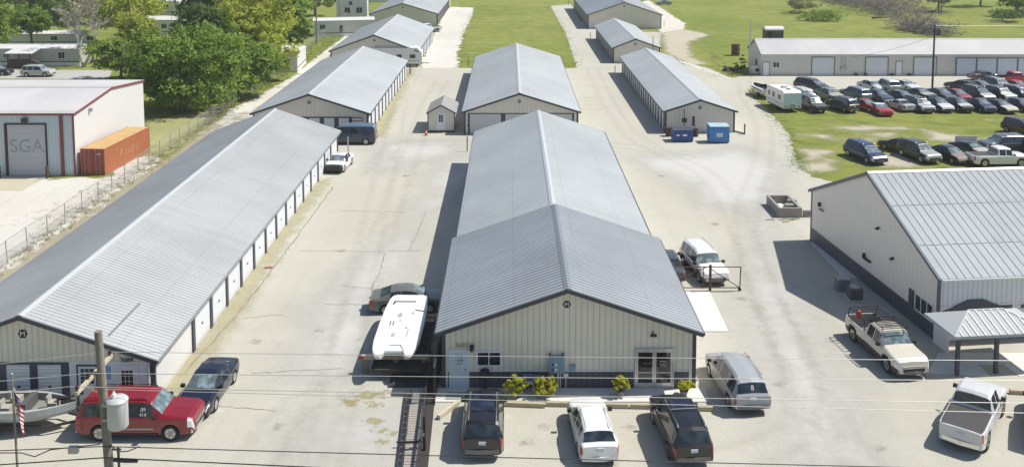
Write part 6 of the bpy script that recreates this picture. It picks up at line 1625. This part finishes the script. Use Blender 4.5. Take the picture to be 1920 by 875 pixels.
p = G(1396, 252); o = thing('bent_post', 'rusty bent guard post right of the bright blue dumpster', 'post', (*p, 0)); b = MB(); b.tube([(0,0,0),(0,0,1.2)], .08, 8); b.tube([(-.1,.05,.1),(-1.0,1.2,.15)], .08, 8); b.build('pipe', BROWN, o)
# wooden pallet stack behind the van
p = G(697, 262); o = thing('wood_stand', 'brown wooden crate stand with plant behind the blue van', 'stand', (p[0], p[1], 0))
b = MB(); [b.box(-.55,.55,.0,.1,.55+i*.28,.75+i*.28) for i in range(5)]; [b.box(x,x+.1,.1,.2,0,1.9) for x in (-.5,.4)]; b.build('boards', plain('red_brown_wood', (.14,.075,.05), .8, var=.3), o)
# AC units and bin beside the metal building
def acunit(label, px, base, s_=.8, h=.75):
    p = G(px, base); o = thing('air_conditioner', label, 'air conditioner', (*p, .04)); MB().box(-s_/2,s_/2,-s_/2,s_/2,.03,h).build('casing', panel('ac_grille', (.12,.12,.125), pitch=.06, vertical=False, depth=.01, groove=(.03,.03,.03,.8)), o)
    MB().lathe([(.32,h),(.32,h+.04),(.27,h+.04)], n=18).build('fan_guard', STEEL, o); MB().box(-s_/2-.1,s_/2+.1,-s_/2-.1,s_/2+.1,0,.03).build('pad', CONC, o)
acunit('grey air conditioner with round fan guard behind the tan pickup', 1602, 560)
o = thing('metal_bin', 'grey metal box beyond the air conditioner', 'box', (*G(1579, 543), .0)); MB().box(-.4,.4,-.35,.35,.04,.8).build('body', plain('bin_grey', (.18,.19,.21), .5), o); MB().box(-.43,.43,-.38,.38,.8,.84).build('lid', STEEL, o)
# concrete trough
q = [Vector(G(x, y)) for x, y in ((1460,408),(1506,412),(1520,386),(1492,386))]
o = thing('block_trough', 'open concrete block trough by the back corner of metal building', 'trough', (q[0].x, q[0].y, 0), 0)
ln = (q[1]-q[0]).length; dp = 3.6; WB = plain('block_grey', (.30,.28,.26), .9, var=.2)
for a_ in ((0,ln,0,.2),(0,ln,dp-.2,dp),(0,.2,.2,dp-.2),(ln-.2,ln,.2,dp-.2)): MB().box(*a_,0,.8).build('side', WB, o)
MB().box(.2,ln-.2,.2,dp-.2,.0,.15).build('fill', CONC, o)
for x, y in ((1.2,1.2),(1.8,2.4)): MB().box(x-.35,x+.35,y-.25,y+.25,.15,.75).build('block', WB, o)
MB().box(ln+.15,ln+.75,.1,.35,0,.55).build('loose_block', WB, o)
rng = random.Random(9)
for i in range(9):
    x = q[0].x+rng.uniform(-1.2,1.6); y = q[0].y-rng.uniform(.3,1.2); tag(MB().box(-.3,.3,-.06,.06,0,.05).build('board_scrap', TIMBER, loc=(x,y,.01), rz=rng.uniform(-.5,.5)), 'scrap board lying by the concrete block trough', 'scrap board', 'scrap boards by the trough')
# far lawn things
p = G(1449, 76); o = thing('cabin', 'small green cabin with white roof behind the long workshop', 'cabin', (*p, 0)); MB().box(-1.8,1.8,-1.2,1.2,0,2.2).build('wall', plain('green_cabin', (.05,.09,.06), .6), o)
b = MB(); n = 8; [b.face([(-1.9,1.3*math.cos(math.pi*i/n),2.2+.7*math.sin(math.pi*i/n)),(1.9,1.3*math.cos(math.pi*i/n),2.2+.7*math.sin(math.pi*i/n)),(1.9,1.3*math.cos(math.pi*(i+1)/n),2.2+.7*math.sin(math.pi*(i+1)/n)),(-1.9,1.3*math.cos(math.pi*(i+1)/n),2.2+.7*math.sin(math.pi*(i+1)/n))]) for i in range(n)]
for s_ in (-1.9,1.9): b.face([(s_,1.3*math.cos(math.pi*i/n),2.2+.7*math.sin(math.pi*i/n)) for i in range(n+1)])
b.build('roof', TROOF, o); MB().box(-1.4,-.6,-1.24,-1.201,.1,1.9).build('door', BLACK, o)
p = G(1756, 66); tag(MB().box(p[0]-.9,p[0]+.9,p[1],p[1]+1.2,0,1.5).build('crate_box', plain('white_top_box', (.1,.1,.1), .6)), 'dark box at the smaller brush heap behind the workshop', 'box')
p = G(1366, 133); o = thing('scrap_pile', 'dark pile of scrap tyres on the lawn edge', 'tyre pile', (*p, 0)); rng = random.Random(3)
for i in range(9):
    x, y, zz = rng.uniform(-1.2,1.2), rng.uniform(-.7,.7), .1+.22*(i%3); t_ = MB().lathe([(.2,-.1),(.36,-.1),(.38,0),(.36,.1),(.2,.1)], (0,0,0), 14).build('tyre', RUBBER, o, 40); t_.location = (x,y,zz); t_.rotation_euler = (rng.uniform(-.5,.5), rng.uniform(-.5,.5), 0)
p = G(1416, 138); o = thing('white_unit', 'white air conditioning unit at the workshop gable', 'air conditioner', (*p, 0)); MB().box(-.75,.75,-.5,.5,.05,1.3).build('casing', WHITE, o); MB().box(-.1,.5,-.53,-.505,.4,.9).build('opening', BLACK, o); MB().box(-.8,.8,-.55,.55,0,.05).build('pad', CONC, o)
p = G(1822, 284); tag(MB().box(p[0]-1.3,p[0]+1.0,p[1]+1,p[1]+1.06,.8,1.4).build('white_board', WHITE), 'white board standing behind the dark coupe', 'board')
tag(MB().box(*(lambda p: (p[0]-.45,p[0]+.1,p[1]-.12,p[1]+.14))(G(508, 502)),.014,.05).build('drain_cover', plain('rusty_plate', (.26,.12,.07), .8)), 'rusty brown drain plate beside the long storage building', 'drain cover')
added_haze_box()
